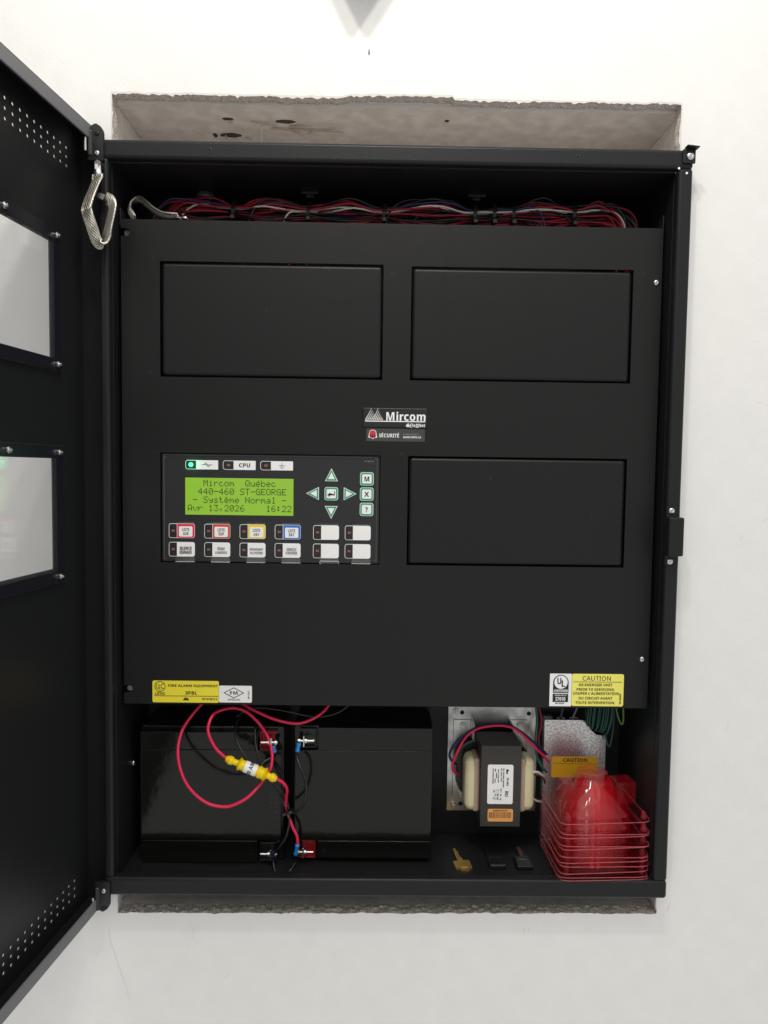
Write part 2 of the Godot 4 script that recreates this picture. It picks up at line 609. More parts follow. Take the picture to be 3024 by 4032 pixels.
	for b in [["header_board", Vector3(L - 0.004, T + 0.0015, -0.112), Vector3(R + 0.012, T + 0.03, bz)], ["side_board", Vector3(L - 0.03, B - 0.02, -0.112), Vector3(L - 0.0045, T + 0.03, bz - 0.0005)],
			["side_board", Vector3(R + 0.0085, B - 0.02, -0.112), Vector3(R + 0.035, T + 0.0012, bz - 0.0005)], ["sill_board", Vector3(L - 0.004, B - 0.03, -0.112), Vector3(R + 0.008, B - 0.003, bz)],
			["back_board", Vector3(L - 0.03, B - 0.03, -0.135), Vector3(R + 0.035, T + 0.03, -0.1125)]]:
		var st := mb()
		bx(st, b[1], b[2], 0.0008)
		obj(b[0], st, m.header_board, w).set_meta("kind", "structure")
	# gouges and splinters in the header board
	var holes := mb()
	var chips := mb()
	var hy := T + 0.0011
	for h in [[-0.201, -0.0335, 0.0070, 0.0030], [-0.132, -0.0375, 0.012, 0.0042], [-0.205, -0.077, 0.014, 0.006], [-0.226, -0.078, 0.003, 0.006], [0.0637, -0.028, 0.0028, 0.0026]]:
		var p := PackedVector2Array()
		for k in 14:
			var a := TAU * k / 14
			var wob := 0.75 + 0.35 * rng.randf()
			p.append(Vector2(h[0] + h[2] * cos(a) * wob, -(h[1] + h[3] * sin(a) * wob)))
		prism(holes, p, -0.0004, 0.0004, Transform3D(Basis(Vector3.RIGHT, -PI / 2), Vector3(0, hy, 0)))
	for c in [[-0.174, -0.036, -0.143, -0.043, 0.0022], [-0.13, -0.049, -0.0995, -0.041, 0.0032], [-0.0896, -0.0588, -0.0707, -0.047, 0.0016], [-0.152, -0.053, -0.115, -0.056, 0.0026], [-0.13, -0.054, -0.062, -0.0565, 0.0024],
			[-0.128, -0.058, -0.112, -0.068, 0.0014], [-0.108, -0.067, -0.1, -0.054, 0.0014], [-0.213, -0.083, -0.211, -0.07, 0.004], [-0.201, -0.04, -0.196, -0.036, 0.003], [-0.188, -0.079, -0.18, -0.083, 0.003]]:
		var a := Vector3(c[0], hy - 0.0012, c[1])
		var b := Vector3(c[2], hy - 0.003, c[3])
		var s: float = (b - a).length()
		var up := Vector3(0, 1, 0)
		var zz := (b - a).normalized().cross(up).normalized()
		prism(chips, PackedVector2Array([Vector2(0, -c[4] * 0.35), Vector2(s * 0.4, -c[4] * 0.5), Vector2(s, 0), Vector2(s * 0.55, c[4] * 0.5), Vector2(0.1 * s, c[4] * 0.4)]), -0.0005, 0.0005, Transform3D(Basis((b - a).normalized(), zz, up), a))
	obj("gouge", holes, m.dark_hole, w)
	obj("splinter", chips, m.splinter, w)
	var sliver := mb()
	tube(sliver, PackedVector3Array([Vector3(-0.1625, T - 0.001, -0.046), Vector3(-0.1645, T - 0.012, -0.062), Vector3(-0.166, T - 0.02, -0.08)]), 0.0011, 5)
	obj("hanging_sliver", sliver, m.torn_paper, w)
	# marks on the paint
	var mark := mb()
	prism(mark, PackedVector2Array([Vector2(-0.0303, 0.5452), Vector2(-0.0313, 0.5415), Vector2(-0.0316, 0.5392), Vector2(-0.0303, 0.5370), Vector2(-0.0290, 0.5392), Vector2(-0.0293, 0.5420)]), WALL_Z - 0.0002, WALL_Z + 0.0003)
	obj("nail_hole", mark, m.print_grey, w)
	for q in [[0.4420, 0.0180, 0.010, 0.0010, 0.5], [0.4150, -0.0040, 0.006, 0.0012, 1.2], [0.4080, -0.2300, 0.014, 0.0008, 1.4], [0.4300, 0.1550, 0.007, 0.0009, 0.2], [0.1700, -0.4850, 0.007, 0.0012, 1.4], [0.1760, -0.4850, 0.006, 0.0010, 1.5], [-0.2300, -0.4900, 0.014, 0.0010, 1.5], [0.3450, -0.4560, 0.008, 0.0014, 1.2], [-0.1900, -0.5450, 0.012, 0.0008, 0.9]]:
		var sm := mb()
		rbox(sm, Transform3D(Basis(Vector3(0, 0, 1), q[4]), Vector3(q[0], q[1], WALL_Z)), Vector3(q[2], q[3], 0.0005), 0.0002)
		obj("smudge", sm, m.faint_smudge, w)
	var pencil := mb()
	var pl := smooth([Vector3(-0.3312, -0.4847, 0), Vector3(-0.3305, -0.4967, 0), Vector3(-0.3248, -0.5156, 0), Vector3(-0.3184, -0.5363, 0), Vector3(-0.3111, -0.5588, 0), Vector3(-0.3062, -0.5744, 0)], 4)
	for i in pl.size() - 1:
		var d := (pl[i + 1] - pl[i]).normalized().cross(Vector3(0, 0, 1)) * 0.0003
		var o := Vector3(0, 0, WALL_Z + 0.0003)
		quad(pencil, pl[i] - d + o, pl[i + 1] - d + o, pl[i + 1] + d + o, pl[i] + d + o, Vector3(0, 0, 1))
	obj("pencil_mark", pencil, m.pencil_grey, w)

func v3(p: Vector2, z: float) -> Vector3:
	return Vector3(p.x, p.y, z)

func build_cabinet() -> void:
	var c := thing("alarm_cabinet", "black steel wall cabinet standing open with its perforated windowed door swung out", "cabinet")
	var H := 0.316
	for b in [["back_wall", Vector3(-H, FLOOR_Y - 0.0016, BACK_Z - 0.0016), Vector3(H, 0.4106, BACK_Z)], ["side_wall", Vector3(-H - 0.0016, FLOOR_Y - 0.0016, BACK_Z - 0.0016), Vector3(-H, 0.4106, 0.0365)],
			["side_wall", Vector3(H, FLOOR_Y - 0.0016, BACK_Z - 0.0016), Vector3(H + 0.0016, 0.4106, 0.0365)], ["ceiling_plate", Vector3(-H + 0.0002, 0.409, BACK_Z + 0.0002), Vector3(H - 0.0002, 0.4102, 0.0362)],
			["floor_plate", Vector3(-H + 0.0002, FLOOR_Y - 0.0014, BACK_Z + 0.0002), Vector3(H - 0.0002, FLOOR_Y, 0.0400)]]:
		var st := mb()
		bx(st, b[1], b[2], 0.0004)
		obj(b[0], st, m.black_paint, c)
	for b in [[Vector3(-0.327, 0.409, 0.036), Vector3(0.3324, 0.430, 0.050)], [Vector3(-0.327, -0.430, 0.036), Vector3(0.3324, -0.408, 0.050)],
			[Vector3(-0.327, -0.4095, 0.0362), Vector3(-H, 0.4105, 0.0497)], [Vector3(H, -0.4095, 0.0362), Vector3(0.3324, 0.4105, 0.0497)]]:
		var st := mb()
		bx(st, b[0], b[1], 0.0040, true)
		obj("frame_rail", st, m.black_paint, c)
	# plaster dust that fell on the box when the opening was cut
	var dust := mb()
	bx(dust, Vector3(-H - 0.0012, 0.4102, BACK_Z), Vector3(H + 0.0012, 0.4114, 0.0340), 0.0005)
	obj("plaster_dust", dust, m.gypsum, c)
	# hems along the floor, tabs that hold the inner panel
	for b in [[Vector3(-H, FLOOR_Y, BACK_Z), Vector3(-0.299, FLOOR_Y + 0.003, 0.036)], [Vector3(-0.3138, 0.345, 0.004), Vector3(-0.3123, 0.366, 0.021)], [Vector3(0.3112, 0.345, 0.004), Vector3(0.3127, 0.368, 0.021)]]:
		var st := mb()
		bx(st, b[0], b[1], 0.0006)
		obj("hem", st, m.black_paint, c)
	var st := mb()
	for x in [-0.2045, 0.2029]:
		st = mb()
		lathe(st, [[0.0026, 0.0], [0.0024, 0.0003], [0.0017, 0.0003], [0.0016, 0.0001], [0.0, 0.0001]], 14, aim(Vector3(x, 0.4194, 0.0499), Vector3(0, 0, 1)))
		obj("dimple", st, m.black_plastic, c)
	for p in [Vector3(0.3247, 0.4042, 0.0497), Vector3(0.3158, 0.4092, 0.0498)]:
		st = mb()
		disc(st, p, Vector3(0, 0, 1), 0.0013, 0.0006, 12)
		obj("rivet", st, m.print_white, c)
	# corner bracket and its screw
	st = mb()
	bx(st, Vector3(0.3190, 0.4140, 0.0497), Vector3(0.3334, 0.4296, 0.0525), 0.0012)
	rbox(st, Transform3D(Basis(Vector3(0, 0, 1), -0.1), Vector3(0.3280, 0.4302, 0.0545)), Vector3(0.0140, 0.0014, 0.009), 0.0006)
	var cb := obj("corner_bracket", st, m.black_paint, c)
	st = mb()
	screw(st, Vector3(0.3269, 0.4213, 0.0524), Vector3(0, 0, 1), 0.0042)
	obj("screw", st, m.zinc, cb)
	# catch for the door's lock
	st = mb()
	bx(st, Vector3(0.3152, -0.0345, 0.0494), Vector3(0.3305, 0.0335, 0.0512), 0.0007)
	bx(st, Vector3(0.3142, -0.0230, 0.0495), Vector3(0.3318, 0.0212, 0.0625), 0.0022, true)
	var lc := obj("lock_catch", st, m.black_paint, c)
	for y in [0.0281, -0.0299]:
		st = mb()
		screw(st, Vector3(0.3207, y, 0.0511), Vector3(0, 0, 1), 0.0036)
		obj("screw", st, m.zinc, lc)
	st = mb()
	screw(st, Vector3(-0.3158, -0.3006, -0.022), Vector3(1, 0, 0), 0.0042)
	obj("screw", st, m.zinc, c)
	# standoffs seen through the panel's side notches
	for y in [0.3376, -0.1924]:
		st = mb()
		disc(st, Vector3(-0.3052, y, 0.005), Vector3(0, 0, 1), 0.0042, 0.0155, 18)
		obj("standoff", st, m.galvanised, c)
	# adhesive mounts and a cable bushing under the ceiling
	for p in [Vector3(-0.1018, 0.4075, -0.045), Vector3(0.1028, 0.4075, -0.045)]:
		st = mb()
		bx(st, p + Vector3(-0.011, -0.002, -0.010), p + Vector3(0.011, 0.0018, 0.010), 0.001)
		bx(st, p + Vector3(-0.005, -0.005, -0.006), p + Vector3(0.005, -0.0015, 0.006), 0.0008)
		obj("cable_mount", st, m.black_plastic, c)
	st = mb()
	lathe(st, [[0.004, -0.006], [0.0105, -0.006], [0.0115, -0.003], [0.0115, 0.002], [0.004, 0.002]], 20, Transform3D(Basis(), Vector3(-0.233, 0.4075, -0.052)))
	var bu := obj("cable_bushing", st, m.wire_grey, c)
	st = mb()
	tube(st, smooth([Vector3(-0.226, 0.409, -0.05), Vector3(-0.2268, 0.402, -0.048), Vector3(-0.233, 0.392, -0.044), Vector3(-0.241, 0.384, -0.04), Vector3(-0.25, 0.374, -0.036)]), 0.0026, 8)
	obj("pale_lead", st, m.wire_white, bu)
	# hinges
	for s in [1.0, -1.0]:
		var y0 := 0.4235 if s > 0 else -0.4320
		st = mb()
		var hp := rrect(-0.3365, y0 - 0.0185 * (1.0 if s > 0 else 0.8), -0.3195, y0 + 0.0205, 0.010, 6, 3 if s > 0 else 12)
		prism(st, hp, 0.0496, 0.0535)
		rbox(st, Transform3D(Basis(Vector3(0, 1, 0), 0.5), Vector3(-0.3340, y0, 0.053)), Vector3(0.006, 0.028, 0.004), 0.0018)
		var hi := obj("hinge", st, m.black_plastic, c)
		st = mb()
		tube(st, PackedVector3Array([Vector3(-0.338, y0 - 0.010, 0.0570), Vector3(-0.338, y0 + 0.004, 0.0570)]), 0.0019, 10)
		obj("hinge_pin", st, m.zinc, hi)
		for dy in [0.010, -0.011]:
			st = mb()
			screw(st, Vector3(-0.3265, y0 + dy, 0.0534), Vector3(0, 0, 1), 0.0028)
			obj("screw", st, m.black_paint if dy * s > 0 else m.zinc, hi)
	build_door(c)

func build_door(cab: Node3D) -> void:
	var d := Node3D.new()
	d.name = "door"
	cab.add_child(d)
	d.set_meta("label", "black pan door swung open past a right angle")
	var a := deg_to_rad(7.0)
	var u := Vector3(-sin(a), 0, cos(a))
	d.transform = Transform3D(Basis(u, Vector3.UP, u.cross(Vector3.UP)), Vector3(-0.335, 0, 0.05))
	var y1 := 0.4445
	var y0 := -0.4475
	var s0 := -0.0225
	var s1 := 0.62
	var skin := CSGBox3D.new()
	skin.name = "skin"
	skin.material = m.black_paint
	skin.size = Vector3(s1 - s0, y1 - y0, 0.0015)
	skin.position = Vector3(0.5 * (s0 + s1), 0.5 * (y0 + y1), 0.02275)
	var mid := skin.position
	for w in [[0.0455, 0.1842, 0.284, 0.306], [0.0448, -0.0410, 0.284, 0.0780]]:
		var o := CSGBox3D.new()
		o.name = "opening"
		o.operation = CSGShape3D.OPERATION_SUBTRACTION
		o.material = m.black_paint
		o.size = Vector3(w[2] - w[0], w[3] - w[1], 0.01)
		o.position = Vector3(0.5 * (w[0] + w[2]), 0.5 * (w[1] + w[3]), 0.02275) - mid
		skin.add_child(o, true)
	for i in 16:
		for y in [0.4165, 0.4069, 0.3972, -0.4080, -0.4172, -0.4263]:
			var o := CSGCylinder3D.new()
			o.name = "perforation"
			o.operation = CSGShape3D.OPERATION_SUBTRACTION
			o.material = m.black_paint
			o.radius = 0.0021
			o.height = 0.01
			o.sides = 12
			o.rotation.x = PI / 2
			o.position = Vector3(0.0098 + 0.0119 * i, y, 0.02275) - mid
			skin.add_child(o, true)
	d.add_child(skin)
	for b in [[Vector3(s0, y1 - 0.0015, 0.0), Vector3(s1, y1 + 0.0002, 0.0236)], [Vector3(s0, y0 - 0.0002, 0.0), Vector3(s1, y0 + 0.0015, 0.0236)], [Vector3(s0 - 0.0002, y0 + 0.001, 0.0005), Vector3(s0 + 0.0016, y1 - 0.001, 0.0237)], [Vector3(s1 - 0.0015, y0 + 0.001, 0.0005), Vector3(s1 + 0.0002, y1 - 0.001, 0.0237)]]:
		var st := mb()
		bx(st, b[0], b[1], 0.00065)
		obj("edge_return", st, m.black_paint, d)
	for b in [[y1 - 0.0160, y1 - 0.0017], [y0 + 0.0017, y0 + 0.0150]]:
		var st := mb()
		bx(st, Vector3(s0 + 0.012, b[0], -0.0012), Vector3(s1, b[1], 0.0012), 0.0008)
		obj("edge_seal", st, m.edge_seal, d)
	for w in [[0.0303, 0.1706, 0.300, 0.3205], [0.0303, -0.0572, 0.300, 0.0920]]:
		var st := mb()
		bx(st, Vector3(w[0], w[1], 0.0188), Vector3(w[2], w[3], 0.0219), 0.0005)
		obj("window_pane", st, m.window_pane, d)
		# dark film border on the pane's inner face, as wide as its overlap with the door
		st = mb()
		var b := 0.0146
		for r in [[w[0] + 0.0006, w[1] + 0.0006, w[0] + b, w[3] - 0.0006], [w[2] - b, w[1] + 0.0006, w[2] - 0.0006, w[3] - 0.0006], [w[0] + b, w[1] + 0.0006, w[2] - b, w[1] + b - 0.0012], [w[0] + b, w[3] - b + 0.001, w[2] - b, w[3] - 0.0006]]:
			bx(st, Vector3(r[0], r[1], 0.0182), Vector3(r[2], r[3], 0.0187), 0.0002)
		obj("window_border", st, m.window_gasket, d)
		for p in [[w[0] + 0.0095, w[1] + 0.0075], [w[0] + 0.0095, w[3] - 0.0075], [w[2] - 0.0095, w[1] + 0.0075], [w[2] - 0.0095, w[3] - 0.0075], [w[0] + 0.098, w[3] - 0.0075]]:
			st = mb()
			hexnut(st, Vector3(p[0], p[1], 0.0183), Vector3(0, 0, -1), 0.0036, 0.003)
			disc(st, Vector3(p[0], p[1], 0.0154), Vector3(0, 0, -1), 0.0016, 0.0022, 10)
			obj("cap_nut", st, m.zinc, d)

# lettering laid out on a sheet: place = [x of the sheet's origin, y of its origin, metres per unit, z]
func lay(st: SurfaceTool, s: String, font: String, place: Array, x0: float, y0: float, x1: float, y1: float, turn := 0.0) -> void:
	var w: float = (x1 - x0) * place[2]
	var h: float = (y1 - y0) * place[2]
	var cx: float = place[0] + 0.5 * (x0 + x1) * place[2]
	var cy: float = place[1] - 0.5 * (y0 + y1) * place[2]
	text(st, s, font, cx, cy, place[3], w if absf(turn) < 0.1 or absf(turn) > 3.0 else h, h if absf(turn) < 0.1 or absf(turn) > 3.0 else w, turn)

func lay_rect(st: SurfaceTool, place: Array, x0: float, y0: float, x1: float, y1: float, r := 0.0, lift := 0.0, thick := 0.00025) -> void:
	plate(st, place[0] + x0 * place[2], place[1] - y1 * place[2], place[0] + x1 * place[2], place[1] - y0 * place[2], r * place[2], place[3] + lift - thick * 0.5, place[3] + lift + thick * 0.5)

func lay_poly(st: SurfaceTool, place: Array, pts: Array, lift := 0.0, thick := 0.00025) -> void:
	var p := PackedVector2Array()
	for q in pts:
		p.append(Vector2(place[0] + q[0] * place[2], place[1] - q[1] * place[2]))
	prism(st, p, place[3] + lift - thick * 0.5, place[3] + lift + thick * 0.5)

func ring(st: SurfaceTool, cx: float, cy: float, z: float, r: float, w: float, thick := 0.00025) -> void:
	lathe(st, [[r - w, 0.0], [r - w, thick], [r, thick], [r, 0.0]], 28, aim(Vector3(cx, cy, z - thick * 0.5), Vector3(0, 0, 1)), false)

func build_panel() -> void:
	var p := thing("inner_panel", "flat black steel inner panel with three blank plates covering most of the cabinet", "panel")
	var face := CSGBox3D.new()
	face.name = "face"
	face.material = m.panel_paint
	var lo := Vector3(-0.3112, -0.2095, PANEL_Z - 0.0016)
	var hi := Vector3(0.3110, 0.3520, PANEL_Z)
	face.size = hi - lo
	face.position = (lo + hi) * 0.5
	var wins := [[-0.2670, 0.1745, -0.0106, 0.3058], [0.0215, 0.1745, 0.2780, 0.3045], [-0.2675, -0.0412, -0.0113, 0.0870], [0.0208, -0.0412, 0.2775, 0.0870]]
	for w in wins:
		var o := CSGBox3D.new()
		o.name = "opening"
		o.operation = CSGShape3D.OPERATION_SUBTRACTION
		o.material = m.panel_paint
		o.size = Vector3(w[2] - w[0], w[3] - w[1], 0.01)
		o.position = Vector3(0.5 * (w[0] + w[2]), 0.5 * (w[1] + w[3]), PANEL_Z) - face.position
		face.add_child(o, true)
	for y in [0.3376, -0.1924]:
		for k in 2:
			var o: CSGPrimitive3D
			if k == 0:
				o = CSGCylinder3D.new()
				o.radius = 0.0042
				o.height = 0.01
				o.sides = 24
				o.rotation.x = PI / 2
				o.position = Vector3(-0.3052, y, PANEL_Z) - face.position
			else:
				o = CSGBox3D.new()
				o.size = Vector3(0.008, 0.0084, 0.01)
				o.position = Vector3(-0.3092, y, PANEL_Z) - face.position
			o.name = "notch"
			o.operation = CSGShape3D.OPERATION_SUBTRACTION
			o.material = m.panel_paint
			face.add_child(o, true)
	p.add_child(face)
	for b in [[Vector3(-0.3112, 0.3470, 0.006), Vector3(0.3110, 0.3530, PANEL_Z + 0.0001)], [Vector3(-0.3112, -0.2105, 0.010), Vector3(0.3110, -0.2085, PANEL_Z + 0.0001)]]:
		var st := mb()
		bx(st, b[0], b[1], 0.0028 if b[0].y > 0 else 0.0012, true)
		obj("folded_edge", st, m.panel_paint, p)
	for k in [0, 1, 3]:
		var w: Array = wins[k]
		var st := mb()
		bx(st, Vector3(w[0] + 0.0013, w[1] + 0.0011, 0.012), Vector3(w[2] - 0.0011, w[3] - 0.0013, PANEL_Z - 0.0003), 0.0045, true)
		obj("blank_plate", st, m.blank_paint, p)
	for q in [Vector2(0.3047, 0.2904), Vector2(0.3031, -0.1505)]:
		var st := mb()
		screw(st, Vector3(q.x, q.y, PANEL_Z), Vector3(0, 0, 1), 0.0034)
		obj("screw", st, m.zinc, p)
	# small scuffs in the paint
	for q in [[-0.2745, 0.3090, 0.5], [-0.2780, 0.1800, -0.7], [-0.0010, 0.2965, 0.1], [0.2905, 0.3010, 0.8], [-0.2740, 0.0880, -0.6], [0.0135, 0.0890, 0.1], [0.0425, 0.1335, 0.0], [0.1180, 0.0620, 0.9], [0.2380, 0.0180, 0.4], [-0.1450, 0.2520, 1.2]]:
		var sc := mb()
		rbox(sc, Transform3D(Basis(Vector3(0, 0, 1), q[2]), Vector3(q[0], q[1], PANEL_Z + 0.0000)), Vector3(0.0016, 0.00035, 0.0003), 0.0001)
		obj("scuff", sc, m.print_grey, p)
	# maker's plate
	var st := mb()
	bx(st, Vector3(-0.0324, 0.1197, PANEL_Z - 0.0004), Vector3(0.0422, 0.1421, PANEL_Z + 0.0016), 0.0011, true)
	var np := obj("name_plate", st, m.black_plastic, p)
	np.set_meta("label", "raised black name plate with white mountain emblem")
	var L := [-0.05593, 0.15852, 0.0000801, PANEL_Z + 0.0017]
	st = mb()
	lay(st, "Mircom", "bold", L, 632, 258, 1200, 386)
	obj("lettering", st, m.print_white, np)
	st = mb()
	lay(st, "FleXNet", "bold", L, 980, 424, 1197, 474)
	lay_rect(st, L, 980, 478, 1010, 484)
	lay_rect(st, L, 1060, 478, 1105, 484)
	lay_rect(st, L, 325, 390, 1198, 404)
	obj("lettering", st, m.print_white, np)
	st = mb()
	for k in [[326, 165, 84], [354, 134, 70], [382, 106, 56], [410, 84, 44], [438, 165, 66], [464, 130, 54], [490, 98, 42], [516, 70, 30], [541, 44, 20], [563, 22, 10]]:
		lay_poly(st, L, [[k[0], 380], [k[0] + 14, 380], [k[0] + 10 + k[2], 380 - k[1]], [k[0] + 6 + k[2], 380 - k[1]]])
	lay_poly(st, L, [[935, 480], [917, 462], [925, 446], [940, 425], [944, 446], [955, 416], [962, 440], [970, 450], [975, 470], [960, 482], [952, 460]])
	obj("logo", st, m.print_white, np).set_meta("kind", "stuff")
	# installer's sticker
	st = mb()
	plate(st, -0.0283, 0.1036, 0.0399, 0.1183, 0.0008, PANEL_Z - 0.0002, PANEL_Z + 0.0003)
	var sk := obj("sticker", st, m.sticker_smoke, p)
	sk.set_meta("label", "small smoke grey sticker with a red shield emblem")
	L[3] = PANEL_Z + 0.0004
	st = mb()
	lay_poly(st, L, [[375, 635], [392, 540], [415, 522], [438, 520], [462, 524], [486, 540], [503, 635], [465, 640], [439, 657], [412, 640]])
	obj("logo", st, m.print_white, sk).set_meta("kind", "stuff")
	st = mb()
	lay_poly(st, L, [[390, 600], [396, 545], [417, 530], [438, 527], [460, 531], [480, 545], [487, 600], [480, 632], [458, 634], [439, 648], [418, 634], [397, 632]], 0.00025)
	obj("logo", st, m.emblem_red, sk)
	st = mb()
	lay(st, "AIA", "bold", [L[0], L[1], L[2], L[3] + 0.0005], 396, 590, 482, 626)
	obj("lettering", st, m.ink_black, sk)
	st = mb()
	lay(st, "SÉCURITÉ", "bold", L, 530, 560, 822, 628)
	lay(st, "AIASECURITE.CA", "bold", L, 880, 608, 1142, 637)
	obj("lettering", st, m.print_white, sk)
	st = mb()
	for x in [880, 915, 938, 966, 1000, 1022, 1052, 1082]:
		lay_rect(st, L, x, 572, x + 20, 588)
	obj("faded_print", st, m.print_grey, sk)
	# yellow listing sticker
	st = mb()
	plate(st, -0.2777, -0.2081, -0.1993, -0.1820, 0.0018, PANEL_Z - 0.0002, PANEL_Z + 0.0003)
	sk = obj("sticker", st, m.sticker_yellow, p)
	sk.set_meta("label", "long yellow listing sticker at the panel's lower edge")
	L = [-0.32286, -0.15796, 0.0001717, PANEL_Z + 0.0004]
	st = mb()
	ring(st, L[0] + 315 * L[2], L[1] - 181 * L[2], L[3], 37.5 * L[2], 4.0 * L[2])
	lay(st, "U", "sans", L, 289, 162, 310, 196)
	lay(st, "L", "sans", L, 308, 170, 322, 204)
	lay(st, "C", "sans", L, 320, 162, 343, 197)
	obj("logo", st, m.ink_black, sk).set_meta("kind", "stuff")
	st = mb()
	lay(st, "LISTED", "bold", L, 281, 223, 350, 240)
	lay(st, "FIRE ALARM EQUIPMENT", "bold", L, 372, 166, 713, 186)
	lay(st, "3PBL", "bold", L, 489, 213, 569, 236)
	lay(st, "NP-816B R.3", "bold", L, 605, 260, 708, 273)
	lay_rect(st, L, 277, 245, 718, 248)
	lay_poly(st, L, [[472, 276], [490, 252], [494, 264], [502, 256], [516, 276]])
	obj("lettering", st, m.ink_black, sk)
	# white diamond sticker
	st = mb()
	plate(st, -0.1990, -0.2076, -0.1602, -0.1874, 0.0014, PANEL_Z - 0.0002, PANEL_Z + 0.0003)
	sk = obj("sticker", st, m.sticker_white, p)
	sk.set_meta("label", "white sticker with a black diamond beside the yellow one")
	st = mb()
	var dm := [[752, 221], [823, 183], [894, 221], [823, 259]]
	var di := [[761, 221], [823, 188], [885, 221], [823, 254]]
	for k in 4:
		var k2 := (k + 1) % 4
		lay_poly(st, L, [dm[k], dm[k2], di[k2], di[k]])
	obj("logo", st, m.ink_black, sk).set_meta("kind", "stuff")
	st = mb()
	lay(st, "FM", "bold", L, 797, 210, 849, 233)
	lay(st, "APPROVED", "sans", L, 780, 263, 865, 275)
	lay(st, "NP-2413", "sans", L, 919, 206, 931, 262, PI / 2)
	obj("lettering", st, m.ink_black, sk)
	# certification sticker and caution sticker
	st = mb()
	plate(st, 0.1937, -0.2082, 0.2197, -0.1689, 0.0005, PANEL_Z - 0.0002, PANEL_Z + 0.0003)
	sk = obj("sticker", st, m.sticker_white, p)
	sk.set_meta("label", "white and black certification sticker with an arched emblem")
	L = [0.0367, -0.15288, 0.000193, PANEL_Z + 0.0004]
	st = mb()
	var arch := [[834, 203], [834, 138]]
	for k in 13:
		var an := PI - PI * k / 12.0
		arch.append([882.0 + 48.0 * cos(an), 138.0 - 48.0 * sin(an)])
	arch.append([930, 203])
	lay_poly(st, L, arch)
	lay_rect(st, L, 833, 209, 929, 260)
	lay(st, "NP-8182V", "bold", L, 850, 264, 905, 273)
	obj("logo", st, m.ink_black, sk).set_meta("kind", "stuff")
	st = mb()
	disc(st, Vector3(L[0] + 882 * L[2], L[1] - 136 * L[2], L[3] + 0.0001), Vector3(0, 0, 1), 41.0 * L[2], 0.0002, 30)
	lay(st, "CERTIFIED", "bold", [L[0], L[1], L[2], L[3] + 0.0002], 839, 182, 925, 197)
	lay(st, "S7010", "bold", [L[0], L[1], L[2], L[3] + 0.0002], 851, 229, 911, 252)
	lay(st, "SIGNALING US", "sans", [L[0], L[1], L[2], L[3] + 0.0002], 846, 213, 917, 222)
	obj("logo", st, m.print_white, sk).set_meta("kind", "stuff")
	st = mb()
	lay(st, "U", "bold", [L[0], L[1], L[2], L[3] + 0.0004], 859, 108, 884, 148)
	lay(st, "L", "bold", [L[0], L[1], L[2], L[3] + 0.0004], 886, 124, 907, 164)
	obj("lettering", st, m.ink_black, sk)
	st = mb()
	plate(st, 0.2201, -0.2078, 0.2821, -0.1688, 0.0022, PANEL_Z - 0.0002, PANEL_Z + 0.0003)
	sk = obj("sticker", st, m.sticker_pale_yellow, p)
	sk.set_meta("label", "pale yellow caution sticker near the panel's right corner")
	st = mb()
	lay(st, "CAUTION", "sans", L, 1016, 97, 1190, 124)
	lay_rect(st, L, 958, 131.5, 1260, 134)
	lay(st, "DE-ENERGIZE UNIT", "bold", L, 995, 143, 1200, 159)
	lay(st, "PRIOR TO SERVICING.", "bold", L, 980, 172, 1217, 188)
	lay(st, "COUPER L'ALIMENTATION", "bold", L, 958, 197, 1242, 213)
	lay(st, "DU CIRCUIT AVANT", "bold", L, 995, 227, 1203, 243)
	lay(st, "TOUTE INTERVENTION.", "bold", L, 975, 255, 1222, 271)
	lay(st, "NP-6042F", "bold", L, 1246, 205, 1258, 270, PI / 2)
	obj("lettering", st, m.ink_black, sk)

const DOTS := {"M": "HRLLHHH", "i": "40C444E", "r": "00MPGGG", "c": "00EGGHE", "o": "00EHHHE", "m": "00QLLHH", "Q": "EHHHLID", "u": "00HHHJD", "é": "24EHVGE", "b": "GGMPHHU", "e": "00EHVGE",
	"4": "26AIV22", "0": "EHJLPHE", "-": "000V000", "6": "68GUHHE", "S": "FGGE11U", "T": "V444444", "G": "EHGNHHF", "E": "VGGUGGV", "O": "EHHHHHE", "R": "UHHUKIH", "y": "00HHF1E", "s": "00EGE1U",
	"t": "88S8896", "è": "84EHVGE", "N": "HHPLJHH", "a": "00E1FHF", "l": "C44444E", "A": "EHHHVHH", "v": "00HHHA4", "1": "4C4444E", "3": "V2421HE", ",": "0000C48", "2": "EH1248V", ":": "0CC0CC0"}

